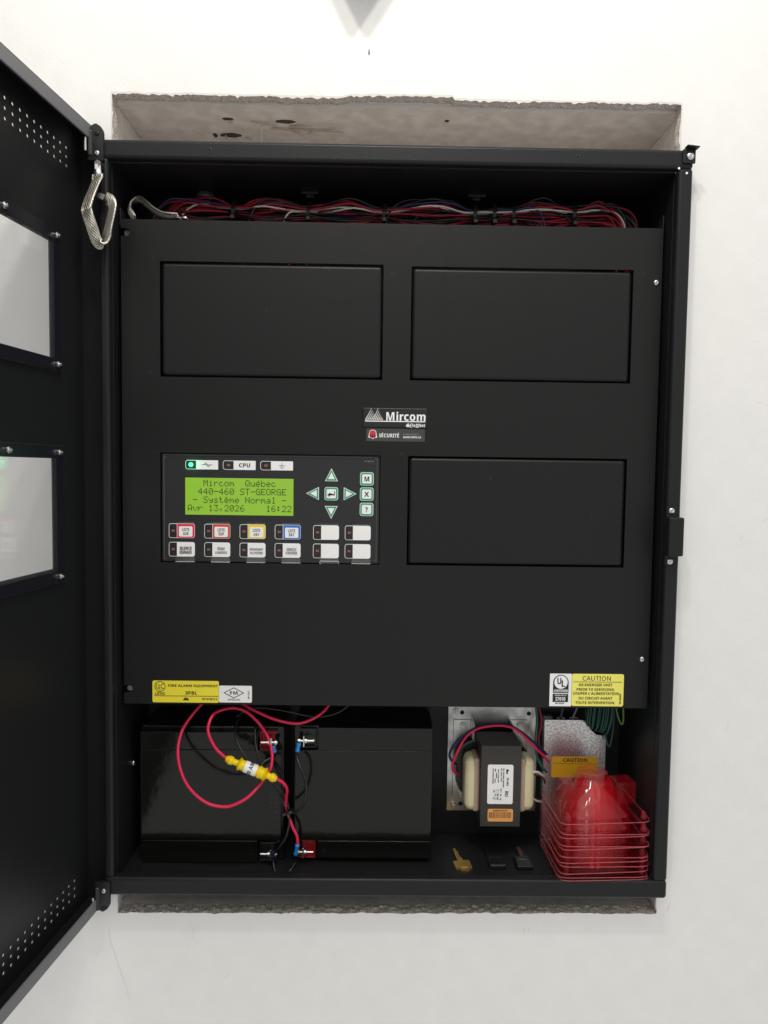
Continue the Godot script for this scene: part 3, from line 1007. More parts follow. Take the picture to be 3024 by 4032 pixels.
func build_display() -> void:
	var d := thing("operator_keypad", "black operator keypad with lit green text screen and white keys in lower left opening", "keypad")
	var z := FACE_Z
	var st := mb()
	bx(st, Vector3(-0.2665, -0.0404, 0.012), Vector3(-0.0120, 0.0862, z), 0.0004)
	obj("faceplate", st, m.faceplate, d)
	st = mb()
	for r in [[-0.2642, 0.0846, -0.0150, 0.0849], [-0.2642, -0.0372, -0.2639, 0.0849], [-0.0153, -0.0372, -0.0150, 0.0849]]:
		bx(st, Vector3(r[0], r[1], z - 0.0002), Vector3(r[2], r[3], z + 0.0003), 0.0001)
	for q in [[-0.2642, 0.0820], [-0.0178, 0.0820], [-0.2642, -0.0372], [-0.0178, -0.0372]]:
		bx(st, Vector3(q[0], q[1], z - 0.0002), Vector3(q[0] + 0.0028, q[1] + 0.0004, z + 0.0003), 0.0001)
	text(st, "NP-808133", "bold", -0.0245, 0.0800, z, 0.0105, 0.0016)
	obj("border_line", st, m.print_grey, d)
	# screen with its dot-matrix text
	st = mb()
	bx(st, Vector3(-0.2393, 0.0150, z - 0.0006), Vector3(-0.1129, 0.0583, z + 0.0003), 0.0001)
	var lcd := obj("lcd_screen", st, m.lcd_glow, d)
	st = mb()
	var lines := ["   Mircom  Québec", "  440-460 ST-GEORGE", " - Système Normal -", "Avr 13,2026    16:22"]
	for i in 4:
		for k in lines[i].length():
			var g: String = DOTS.get(lines[i][k], "")
			for row in g.length():
				var bits := "0123456789ABCDEFGHIJKLMNOPQRSTUV".find(g[row])
				for b in 5:
					if bits & (16 >> b):
						var x: float = -0.2363 + k * 0.00611 + b * 0.00102
						var y := 0.0560 - i * 0.00976 - row * 0.00107
						quad(st, Vector3(x, y, z + 0.0005), Vector3(x + 0.00096, y, z + 0.0005), Vector3(x + 0.00096, y - 0.00102, z + 0.0005), Vector3(x, y - 0.00102, z + 0.0005), Vector3(0, 0, 1))
	obj("screen_text", st, m.lcd_ink, lcd)
	# three status tabs over the screen
	for k in 3:
		var x0: float = [-0.2390, -0.1953, -0.1517][k]
		st = mb()
		plate(st, x0, 0.0681, x0 + 0.0381, 0.0788, 0.0028, z - 0.0002, z + 0.0004, 6)
		var tab := obj("status_tab", st, m.print_white, d)
		st = mb()
		plate(st, x0 + 0.0006, 0.0687, x0 + 0.0124, 0.0782, 0.0024, z + 0.0002, z + 0.0006, 6)
		obj("dark_window", st, m.black_plastic, tab)
		st = mb()
		if k == 0:
			disc(st, Vector3(x0 + 0.0065, 0.0735, z + 0.0005), Vector3(0, 0, 1), 0.0026, 0.0009, 16)
			obj("indicator_led", st, m.led_green, tab)
			var l := OmniLight3D.new()
			l.name = "indicator_led_light"
			l.position = Vector3(x0 + 0.0065, 0.0735, z + 0.006)
			l.light_color = Color(0.06, 1.0, 0.38).linear_to_srgb()
			l.light_energy = 0.00012
			l.light_size = 0.002
			l.omni_range = 1.0
			l.omni_attenuation = 2.0
			l.shadow_enabled = true
			add_child(l)
		else:
			bx(st, Vector3(x0 + 0.0046, 0.0722, z + 0.0004), Vector3(x0 + 0.0086, 0.0748, z + 0.0010), 0.0002)
			obj("indicator_led", st, m.led_off, tab)
		st = mb()
		var cx := x0 + 0.0252
		if k == 0:
			var wave := PackedVector3Array()
			for i in 25:
				var t := i / 24.0
				wave.append(Vector3(cx - 0.0032 + 0.0064 * t, 0.0735 + 0.0022 * sin(TAU * t), z + 0.0004))
			tube(st, wave, 0.00035, 5)
			bx(st, Vector3(cx - 0.0064, 0.07325, z + 0.0002), Vector3(cx + 0.0064, 0.0738, z + 0.0006), 0.0001)
		elif k == 1:
			text(st, "CPU", "bold", cx, 0.0735, z + 0.0005, 0.0130, 0.0046)
		else:
			bx(st, Vector3(cx - 0.0003, 0.0738, z + 0.0002), Vector3(cx + 0.0003, 0.0765, z + 0.0006), 0.0001)
			for i in 3:
				var hw: float = [0.0037, 0.0024, 0.0011][i]
				bx(st, Vector3(cx - hw, 0.0733 - 0.0016 * i, z + 0.0002), Vector3(cx + hw, 0.0738 - 0.0016 * i, z + 0.0006), 0.0001)
		obj("symbol", st, m.ink_black, tab)
	# arrow keys round the enter key
	for k in 4:
		var a := PI / 2 * k
		var at := Vector2(-0.0685, 0.0417) + Vector2(-sin(a), cos(a)) * 0.0214
		var parent: MeshInstance3D
		for lay_n in 3:
			st = mb()
			var f: float = [1.0, 0.86, 0.52][lay_n]
			var tp := PackedVector2Array()
			for q in [Vector2(0, 0.0082), Vector2(-0.0076, -0.0068), Vector2(0.0076, -0.0068)]:
				tp.append(at + ((q - Vector2(0, -0.0018)) * f + Vector2(0, -0.0018)).rotated(a))
			prism(st, tp, z - 0.0002 + 0.0002 * lay_n, z + 0.0004 + 0.0003 * lay_n)
			if lay_n == 0:
				parent = obj("arrow_key", st, m.print_white, d)
			else:
				obj("key_ring" if lay_n == 1 else "key_cap", st, m.key_green if lay_n == 1 else m.print_white, parent)
	for k in [["enter_key", -0.0764, 0.0338, ""], ["letter_key", -0.0349, 0.0518, "M"], ["letter_key", -0.0349, 0.0339, "X"], ["letter_key", -0.0349, 0.0159, "?"]]:
		var parent: MeshInstance3D
		for lay_n in 3:
			var e: float = [0.0, 0.0006, 0.0024][lay_n]
			st = mb()
			plate(st, k[1] + e, k[2] + e, k[1] + 0.0158 - e, k[2] + 0.0155 - e, [0.0026, 0.0022, 0.0012][lay_n], z - 0.0002 + 0.0002 * lay_n, z + 0.0004 + 0.0003 * lay_n)
			if lay_n == 0:
				parent = obj(k[0], st, m.print_white, d)
			else:
				obj("key_ring" if lay_n == 1 else "key_cap", st, m.key_green if lay_n == 1 else m.print_white, parent)
		st = mb()
		if k[3]:
			text(st, k[3], "bold", k[1] + 0.0079, k[2] + 0.0076, z + 0.0011, 0.0 if k[3] == "?" else 0.0055, 0.0056)
		else:
			prism(st, PackedVector2Array([Vector2(-0.0732, 0.0402), Vector2(-0.0703, 0.0379), Vector2(-0.0703, 0.0397), Vector2(-0.0643, 0.0397), Vector2(-0.0643, 0.0448), Vector2(-0.0652, 0.0448), Vector2(-0.0652, 0.0407), Vector2(-0.0703, 0.0407), Vector2(-0.0703, 0.0425)]), z + 0.0009, z + 0.0012)
		obj("lettering", st, m.ink_black, parent)
	# two rows of function keys, each with a small unlit indicator
	var names := [["LISTE", "ALM"], ["LISTE", "SUP"], ["LISTE", "DÉF"], ["LISTE", "BAT"], ["", ""], ["", ""], ["SILENCE", "SIGNAUX"], ["ESSAI", "LUMIÈRES"], ["RÉARMEMENT", "DU SYSTÈME"], ["EXERCICE", "D'INCENDIE"], ["", ""], ["", ""]]
	var hues := [m.key_red, m.key_orange, m.key_yellow, m.key_blue]
	for k in 12:
		var col := k % 6
		var x0: float = [-0.2585, -0.2170, -0.1756, -0.1344, -0.0894, -0.0521][col]
		var w := 0.0303
		var y0 := -0.0127 if k < 6 else -0.0345
		st = mb()
		plate(st, x0, y0, x0 + w, y0 + 0.0171, 0.0026, z - 0.0002, z + 0.0005)
		var key := obj("function_key", st, m.print_white, d)
		st = mb()
		plate(st, x0 + 0.0006, y0 + 0.0006, x0 + 0.0094, y0 + 0.0165, 0.0021, z + 0.0003, z + 0.0007, 6)
		obj("dark_window", st, m.black_plastic, key)
		st = mb()
		bx(st, Vector3(x0 + 0.0033, y0 + 0.0074, z + 0.0005), Vector3(x0 + 0.0070, y0 + 0.0098, z + 0.0011), 0.0002)
		obj("indicator_led", st, m.led_off, key)
		var cx := x0 + 0.0199
		if k < 4:
			st = mb()
			plate(st, x0 + 0.0100, y0 + 0.0004, x0 + w - 0.0003, y0 + 0.0167, 0.0023, z + 0.0003, z + 0.0007, 9)
			obj("colour_insert", st, hues[k], key)
			st = mb()
			plate(st, x0 + 0.0120, y0 + 0.0018, x0 + w - 0.0026, y0 + 0.0138, 0.0012, z + 0.0005, z + 0.0010)
			obj("key_cap", st, m.print_white, key)
		if names[k][0]:
			st = mb()
			var wide: float = 0.0083 if k < 4 else [0.0138, 0.0082, 0.0158, 0.0112][k - 6]
			var wide2: float = 0.0062 if k < 4 else [0.0142, 0.0136, 0.0148, 0.0132][k - 6]
			var tall: float = 0.0036 if k < 7 else 0.0030
			var yc := y0 + (0.0101 if k < 4 else 0.0099)
			text(st, names[k][0], "bold" if k < 7 else "sans", cx - 0.0001, yc, z + 0.0010, wide, tall)
			text(st, names[k][1], "bold" if k < 7 else "sans", cx - 0.0001, yc - (0.0047 if k < 7 else 0.0042), z + 0.0010, wide2, tall * (1.12 if k == 7 or k == 8 else 1.0))
			obj("lettering", st, m.ink_black, key)
		if k >= 6:
			# clear strip that holds the key's paper slip; its trimmed end shows at the bottom edge
			st = mb()
			var xs := x0 + 0.0082
			bx(st, Vector3(xs, -0.0408, z + 0.0012), Vector3(xs + 0.0222, -0.0352, z + 0.0016), 0.0001)
			obj("clear_strip", st, m.clear_strip, d)
			st = mb()
			bx(st, Vector3(xs, 0.0052, z + 0.0002), Vector3(xs + 0.0222, 0.0062, z + 0.0006), 0.0001)
			obj("clear_strip", st, m.clear_strip, d)
			st = mb()
			var rim := PackedVector3Array()
			for i in 15:
				var t := i / 14.0
				rim.append(Vector3(xs + 0.0222 * t, -0.0404 + 0.0010 * sin(t * 37.0 + col * 2.0) * (0.6 if col != 4 else 0.1) - (0.0028 * minf(1.0, t * 6.0) if col == 4 else 0.0), z + 0.0019))
			if col == 4:
				rim.append(Vector3(xs + 0.0222, -0.0378, z + 0.0019))
				rim.append(Vector3(xs, -0.0378, z + 0.0019))
				rim.append(Vector3(xs, -0.0404, z + 0.0019))
			tube(st, rim, 0.00028, 5)
			obj("trimmed_edge", st, m.print_white, d)

const FUSE_WIRE_A := [Vector3(-0.2259, -0.2189, -0.0160), Vector3(-0.2276, -0.2206, -0.0100), Vector3(-0.2374, -0.2320, -0.0040), Vector3(-0.2448, -0.2429, 0.0020), Vector3(-0.2481, -0.2505, 0.0065), Vector3(-0.2498, -0.2620, 0.0140), Vector3(-0.2487, -0.2728, 0.0210), Vector3(-0.2447, -0.2848, 0.0280), Vector3(-0.2381, -0.2970, 0.0340), Vector3(-0.2299, -0.3070, 0.0380), Vector3(-0.2194, -0.3163, 0.0400), Vector3(-0.2075, -0.3226, 0.0420), Vector3(-0.1946, -0.3258, 0.0420), Vector3(-0.1832, -0.3254, 0.0420), Vector3(-0.1719, -0.3213, 0.0410), Vector3(-0.1610, -0.3152, 0.0380), Vector3(-0.1506, -0.3057, 0.0310), Vector3(-0.1426, -0.2969, 0.0220), Vector3(-0.1381, -0.2880, 0.0180), Vector3(-0.1375, -0.2784, 0.0120), Vector3(-0.1390, -0.2713, 0.0070), Vector3(-0.1427, -0.2610, 0.0020), Vector3(-0.1508, -0.2488, -0.0020), Vector3(-0.1609, -0.2374, -0.0040), Vector3(-0.1731, -0.2279, -0.0050), Vector3(-0.1865, -0.2235, -0.0040), Vector3(-0.1985, -0.2232, 0.0030), Vector3(-0.2059, -0.2247, 0.0100), Vector3(-0.2090, -0.2272, 0.0160), Vector3(-0.2113, -0.2333, 0.0220), Vector3(-0.2118, -0.2408, 0.0260), Vector3(-0.2080, -0.2496, 0.0300), Vector3(-0.2009, -0.2602, 0.0330), Vector3(-0.1932, -0.2667, 0.0350), Vector3(-0.1866, -0.2717, 0.0360)]
const FUSE_WIRE_B := [Vector3(-0.1311, -0.2937, 0.0360), Vector3(-0.1269, -0.2963, 0.0350), Vector3(-0.1214, -0.3009, 0.0330), Vector3(-0.1176, -0.3105, 0.0280), Vector3(-0.1192, -0.3231, 0.0200), Vector3(-0.1209, -0.3375, 0.0120), Vector3(-0.1173, -0.3521, 0.0100), Vector3(-0.1120, -0.3674, 0.0100), Vector3(-0.1074, -0.3766, 0.0100), Vector3(-0.1063, -0.3874, 0.0100), Vector3(-0.1082, -0.3956, 0.0090)]
const FUSE_AXIS := [Vector3(-0.1884, -0.2707, 0.0360), Vector3(-0.1290, -0.2952, 0.0360)]
const RED_SAG := [Vector3(-0.1816, -0.2166, -0.0100), Vector3(-0.1767, -0.2197, -0.0080), Vector3(-0.1610, -0.2267, -0.0040), Vector3(-0.1411, -0.2350, -0.0020), Vector3(-0.1231, -0.2401, -0.0020), Vector3(-0.1081, -0.2415, -0.0020), Vector3(-0.0963, -0.2387, -0.0030), Vector3(-0.0846, -0.2332, -0.0050), Vector3(-0.0757, -0.2264, -0.0080), Vector3(-0.0700, -0.2192, -0.0120)]
const THIN_SAG := [Vector3(-0.1865, -0.2401, -0.0200), Vector3(-0.1773, -0.2337, -0.0200), Vector3(-0.1666, -0.2297, -0.0200), Vector3(-0.1529, -0.2288, -0.0200), Vector3(-0.1376, -0.2305, -0.0200), Vector3(-0.1177, -0.2339, -0.0200), Vector3(-0.1009, -0.2377, -0.0200), Vector3(-0.0856, -0.2394, -0.0200), Vector3(-0.0703, -0.2374, -0.0200), Vector3(-0.0566, -0.2318, -0.0200), Vector3(-0.0459, -0.2231, -0.0200)]
const BLACK_A := [Vector3(-0.1760, -0.2292, -0.0300), Vector3(-0.1804, -0.2369, -0.0200), Vector3(-0.1842, -0.2436, -0.0080), Vector3(-0.1845, -0.2492, 0.0020), Vector3(-0.1804, -0.2576, 0.0120), Vector3(-0.1730, -0.2680, 0.0200), Vector3(-0.1649, -0.2768, 0.0240), Vector3(-0.1562, -0.2872, 0.0240), Vector3(-0.1433, -0.3014, 0.0220), Vector3(-0.1335, -0.3151, 0.0180), Vector3(-0.1237, -0.3340, 0.0130), Vector3(-0.1172, -0.3463, 0.0110)]
const BLACK_B := [Vector3(-0.1636, -0.2398, -0.0200), Vector3(-0.1609, -0.2466, -0.0040), Vector3(-0.1599, -0.2551, 0.0020), Vector3(-0.1578, -0.2665, 0.0080), Vector3(-0.1531, -0.2777, 0.0140), Vector3(-0.1476, -0.2896, 0.0180), Vector3(-0.1365, -0.3030, 0.0180), Vector3(-0.1249, -0.3189, 0.0160), Vector3(-0.1193, -0.3309, 0.0130), Vector3(-0.1165, -0.3455, 0.0110)]
const BLACK_C := [Vector3(-0.1359, -0.2750, 0.0020), Vector3(-0.1368, -0.2777, 0.0060), Vector3(-0.1406, -0.2803, 0.0110), Vector3(-0.1471, -0.2833, 0.0150), Vector3(-0.1498, -0.2881, 0.0180), Vector3(-0.1501, -0.2950, 0.0160)]
const BLACK_D := [Vector3(-0.1078, -0.2727, 0.0040), Vector3(-0.1079, -0.2749, 0.0080), Vector3(-0.1066, -0.2801, 0.0140), Vector3(-0.1023, -0.2877, 0.0200), Vector3(-0.0974, -0.2962, 0.0240), Vector3(-0.0950, -0.3058, 0.0260), Vector3(-0.0949, -0.3177, 0.0260), Vector3(-0.0977, -0.3297, 0.0230), Vector3(-0.1028, -0.3391, 0.0190), Vector3(-0.1107, -0.3458, 0.0140), Vector3(-0.1176, -0.3468, 0.0120)]
const BLACK_E := [Vector3(-0.1192, -0.3415, 0.0110), Vector3(-0.1170, -0.3512, 0.0100), Vector3(-0.1162, -0.3588, 0.0100), Vector3(-0.1177, -0.3680, 0.0100), Vector3(-0.1214, -0.3809, 0.0090), Vector3(-0.1275, -0.3907, 0.0080), Vector3(-0.1330, -0.3977, 0.0060), Vector3(-0.1358, -0.4006, 0.0040)]
const BLACK_F := [Vector3(-0.1369, -0.4079, 0.0020), Vector3(-0.1366, -0.4146, 0.0040), Vector3(-0.1338, -0.4205, 0.0100), Vector3(-0.1280, -0.4236, 0.0140), Vector3(-0.1206, -0.4232, 0.0140), Vector3(-0.1144, -0.4196, 0.0100), Vector3(-0.1096, -0.4133, 0.0060)]
const T_RED := [Vector3(0.0961, -0.3243, -0.0500), Vector3(0.0912, -0.3179, -0.0400), Vector3(0.0869, -0.3122, -0.0340), Vector3(0.0861, -0.3004, -0.0300), Vector3(0.0905, -0.2876, -0.0280), Vector3(0.0972, -0.2733, -0.0280), Vector3(0.1052, -0.2625, -0.0280), Vector3(0.1167, -0.2553, -0.0280), Vector3(0.1306, -0.2519, -0.0280), Vector3(0.1446, -0.2509, -0.0280), Vector3(0.1586, -0.2531, -0.0280), Vector3(0.1709, -0.2608, -0.0300), Vector3(0.1833, -0.2728, -0.0320), Vector3(0.1962, -0.2862, -0.0360), Vector3(0.2057, -0.2961, -0.0400), Vector3(0.2118, -0.3042, -0.0450)]
const T_BLUE := [Vector3(0.0934, -0.3109, -0.0500), Vector3(0.0868, -0.3026, -0.0400), Vector3(0.0827, -0.2956, -0.0360), Vector3(0.0830, -0.2876, -0.0340), Vector3(0.0897, -0.2752, -0.0330), Vector3(0.1000, -0.2656, -0.0330), Vector3(0.1127, -0.2571, -0.0330), Vector3(0.1267, -0.2528, -0.0330), Vector3(0.1431, -0.2511, -0.0330), Vector3(0.1597, -0.2535, -0.0340), Vector3(0.1744, -0.2624, -0.0360), Vector3(0.1883, -0.2742, -0.0390), Vector3(0.1989, -0.2841, -0.0430), Vector3(0.2099, -0.2956, -0.0480)]
const GREEN_DROP := [Vector3(0.1949, -0.2297, -0.0500), Vector3(0.1955, -0.2382, -0.0500), Vector3(0.1963, -0.2520, -0.0480), Vector3(0.1948, -0.2719, -0.0460), Vector3(0.1953, -0.2885, -0.0450), Vector3(0.1974, -0.2994, -0.0450), Vector3(0.2031, -0.3109, -0.0450), Vector3(0.2110, -0.3197, -0.0500)]
const DARKRED_DROP := [Vector3(0.1990, -0.2329, -0.0600), Vector3(0.2016, -0.2403, -0.0600), Vector3(0.2046, -0.2525, -0.0600), Vector3(0.2033, -0.2653, -0.0580), Vector3(0.2005, -0.2768, -0.0560), Vector3(0.2030, -0.2924, -0.0550), Vector3(0.2106, -0.3046, -0.0550)]
const BROWN := [Vector3(0.1876, -0.3372, -0.0450), Vector3(0.1796, -0.3297, -0.0360), Vector3(0.1741, -0.3223, -0.0300), Vector3(0.1771, -0.3160, -0.0280), Vector3(0.1867, -0.3128, -0.0270), Vector3(0.1968, -0.3152, -0.0300), Vector3(0.2052, -0.3240, -0.0400), Vector3(0.2090, -0.3344, -0.0500)]
const WHITE := [Vector3(0.2077, -0.3273, -0.0450), Vector3(0.2002, -0.3158, -0.0320), Vector3(0.1925, -0.3101, -0.0270), Vector3(0.1847, -0.3112, -0.0260), Vector3(0.1792, -0.3177, -0.0250), Vector3(0.1793, -0.3289, -0.0260), Vector3(0.1845, -0.3402, -0.0300), Vector3(0.1953, -0.3532, -0.0400), Vector3(0.2048, -0.3590, -0.0500)]
const BLACK_T := [Vector3(0.1968, -0.3192, -0.0400), Vector3(0.1885, -0.3165, -0.0320), Vector3(0.1829, -0.3216, -0.0300), Vector3(0.1820, -0.3319, -0.0300), Vector3(0.1870, -0.3422, -0.0330), Vector3(0.1969, -0.3517, -0.0420), Vector3(0.2060, -0.3553, -0.0500)]
const STRAP_DOOR := [Vector3(-0.3228, 0.3863, 0.0620), Vector3(-0.3232, 0.3807, 0.0630), Vector3(-0.3241, 0.3750, 0.0660), Vector3(-0.3255, 0.3643, 0.0720), Vector3(-0.3273, 0.3545, 0.0760), Vector3(-0.3289, 0.3454, 0.0780), Vector3(-0.3288, 0.3422, 0.0780), Vector3(-0.3271, 0.3359, 0.0780), Vector3(-0.3250, 0.3282, 0.0760), Vector3(-0.3236, 0.3215, 0.0730), Vector3(-0.3218, 0.3140, 0.0700), Vector3(-0.3187, 0.3102, 0.0680), Vector3(-0.3151, 0.3115, 0.0670), Vector3(-0.3127, 0.3174, 0.0660), Vector3(-0.3113, 0.3252, 0.0660), Vector3(-0.3096, 0.3341, 0.0650), Vector3(-0.3079, 0.3429, 0.0640), Vector3(-0.3069, 0.3498, 0.0630), Vector3(-0.3072, 0.3547, 0.0620), Vector3(-0.3099, 0.3593, 0.0600), Vector3(-0.3146, 0.3622, 0.0580)]
const STRAP_LUGS := [Vector3(-0.3238, 0.3973, 0.0620), Vector3(-0.3222, 0.3863, 0.0620), Vector3(-0.3237, 0.3670, 0.0560), Vector3(-0.3143, 0.3622, 0.0570)]
const STRAP_PANEL := [Vector3(-0.2997, 0.3559, 0.0120), Vector3(-0.3028, 0.3607, 0.0100), Vector3(-0.3072, 0.3684, 0.0060), Vector3(-0.3069, 0.3755, 0.0040), Vector3(-0.3003, 0.3799, 0.0040), Vector3(-0.2932, 0.3793, 0.0060), Vector3(-0.2845, 0.3725, 0.0100), Vector3(-0.2759, 0.3653, 0.0140), Vector3(-0.2655, 0.3595, 0.0180), Vector3(-0.2555, 0.3573, 0.0210), Vector3(-0.2461, 0.3567, 0.0220)]

func build_top_wires() -> void:
	var b := thing("wire_bundle", "long tied bundle of thin red and black wires lying behind the panel's top edge", "wire bundle")
	var ties := [-0.190, -0.1008, -0.0105, 0.0980, 0.1209, 0.1440, 0.2166]
	var mats := ["wire_maroon", "wire_black", "wire_black", "wire_dark_red", "wire_black", "wire_maroon", "wire_blue", "wire_black", "wire_maroon", "wire_black"]
	for k in 64:
		var y := 0.3715 + 0.0085 * rng.randfn() + 0.004
		var z := -0.030 + 0.010 * rng.randfn()
		y = clampf(y, 0.352, 0.3925)
		z = clampf(z, -0.052, -0.006)
		var x0 := -0.285 + 0.03 * rng.randf()
		var x1 := 0.262 + 0.028 * rng.randf()
		if k % 4 == 0:
			x0 = -0.2 + 0.25 * rng.randf()
		if k % 5 == 1:
			x1 = 0.0 + 0.22 * rng.randf()
		var kind: String = mats[k % mats.size()]
		if k in [7, 38]:
			kind = "wire_white"
			z = -0.017 + 0.003 * rng.randf()
			y = 0.378 + 0.004 * rng.randf()
			x0 = -0.28 + 0.004 * k
			x1 = 0.27
		var pts := [Vector3(x0 - 0.008, y - 0.05, z), Vector3(x0 - 0.004, y - 0.022, z), Vector3(x0 + 0.004, y - 0.006, z)]
		var x := x0 + 0.02
		while x < x1 - 0.02:
			var near := 1.0
			for t in ties:
				near = minf(near, smoothstep(0.0, 0.035, absf(x - t)))
			var spread := 0.55 + 0.65 * near
			var rise := 0.0013 * sin(x * 22.0 + k) * near
			pts.append(Vector3(x, lerpf(0.3775, y, spread) + 0.0009 * rng.randfn() * (0.3 + near) + rise + 0.0035 * smoothstep(0.05, 0.2, x), lerpf(-0.03, z, spread) + 0.003 * rng.randfn()))
			x += 0.022 + 0.008 * rng.randf()
		pts.append(Vector3(x1 - 0.008, y + 0.002, z))
		pts.append(Vector3(x1 + 0.003, y - 0.006, z + 0.002))
		pts.append(Vector3(x1 + 0.008, y - 0.020, z + 0.003))
		pts.append(Vector3(x1 + 0.009, y - 0.05, z + 0.003))
		var st := mb()
		tube(st, smooth(pts, 3), 0.00105 + 0.0002 * rng.randf(), 6, false)
		obj("wire", st, m[kind], b)
	for t in ties:
		var st := mb()
		var loop := []
		for i in 17:
			var a := TAU * i / 16
			loop.append(Vector3(t + 0.0008 * sin(a * 2.0), 0.3765 + 0.0035 * smoothstep(0.05, 0.2, t) + 0.0150 * sin(a), -0.029 + 0.0215 * cos(a)))
		for w in [-0.0013, 0.0, 0.0013]:
			var path := PackedVector3Array()
			for q in smooth(loop, 2):
				path.append(q + Vector3(w, 0, 0))
			tube(st, path, 0.0010, 5, false)
		bx(st, Vector3(t - 0.0026, 0.3640, -0.0085), Vector3(t + 0.0026, 0.3690, -0.0035), 0.0008)
		obj("cable_tie", st, m.black_plastic, b)

func lug(parent: Node3D, at: Vector3, along: Vector3, face: Vector3, w: float, l: float) -> void:
	var st := mb()
	var y := along.normalized()
	var zz := (face - y * face.dot(y)).normalized()
	var x := Transform3D(Basis(y.cross(zz), y, zz), at)
	rbox(st, x, Vector3(w, l, 0.0012), 0.0005)
	lathe(st, [[0.0012, 0.0], [0.0038, 0.0], [0.0042, l * 0.4], [0.0034, l * 0.55]], 10, x * Transform3D(Basis.from_scale(Vector3(1, 1, 0.5)), Vector3(0, 0, 0.0004)))
	obj("crimp_lug", st, m.zinc, parent)

func build_straps() -> void:
	var s := thing("ground_strap", "braided silver ground strap looped at the door's top hinge", "ground strap")
	braid(s, STRAP_DOOR, 0.0130, Vector3(0.9, 0.35, 0.25), Vector3(0.75, 0.3, 0.6), m.tinned_copper)
	lug(s, Vector3(-0.3229, 0.3918, 0.061), Vector3(0.05, -1, 0), Vector3(0.2, 0, 1), 0.0066, 0.012)
	lug(s, Vector3(-0.3170, 0.3633, 0.0575), Vector3(0.9, -0.4, 0), Vector3(0, 0.2, 1), 0.0068, 0.012)
	var st := mb()
	hexnut(st, Vector3(-0.3232, 0.3985, 0.0515), Vector3(0, 0, 1), 0.0042, 0.010)
	hexnut(st, Vector3(-0.3222, 0.3655, 0.0495), Vector3(0, 0, 1), 0.0040, 0.008)
	obj("nut", st, m.zinc, s)
	s = thing("ground_strap", "flat braided ground strap arching over the inner panel's top left corner", "ground strap")
	braid(s, STRAP_PANEL, 0.0115, Vector3(0.55, 0.1, 0.8), Vector3(0.1, 0.25, 0.95), m.tinned_copper)
	lug(s, Vector3(-0.2425, 0.3558, 0.021), Vector3(1, -0.1, 0), Vector3(0, 1, 0.4), 0.0070, 0.011)

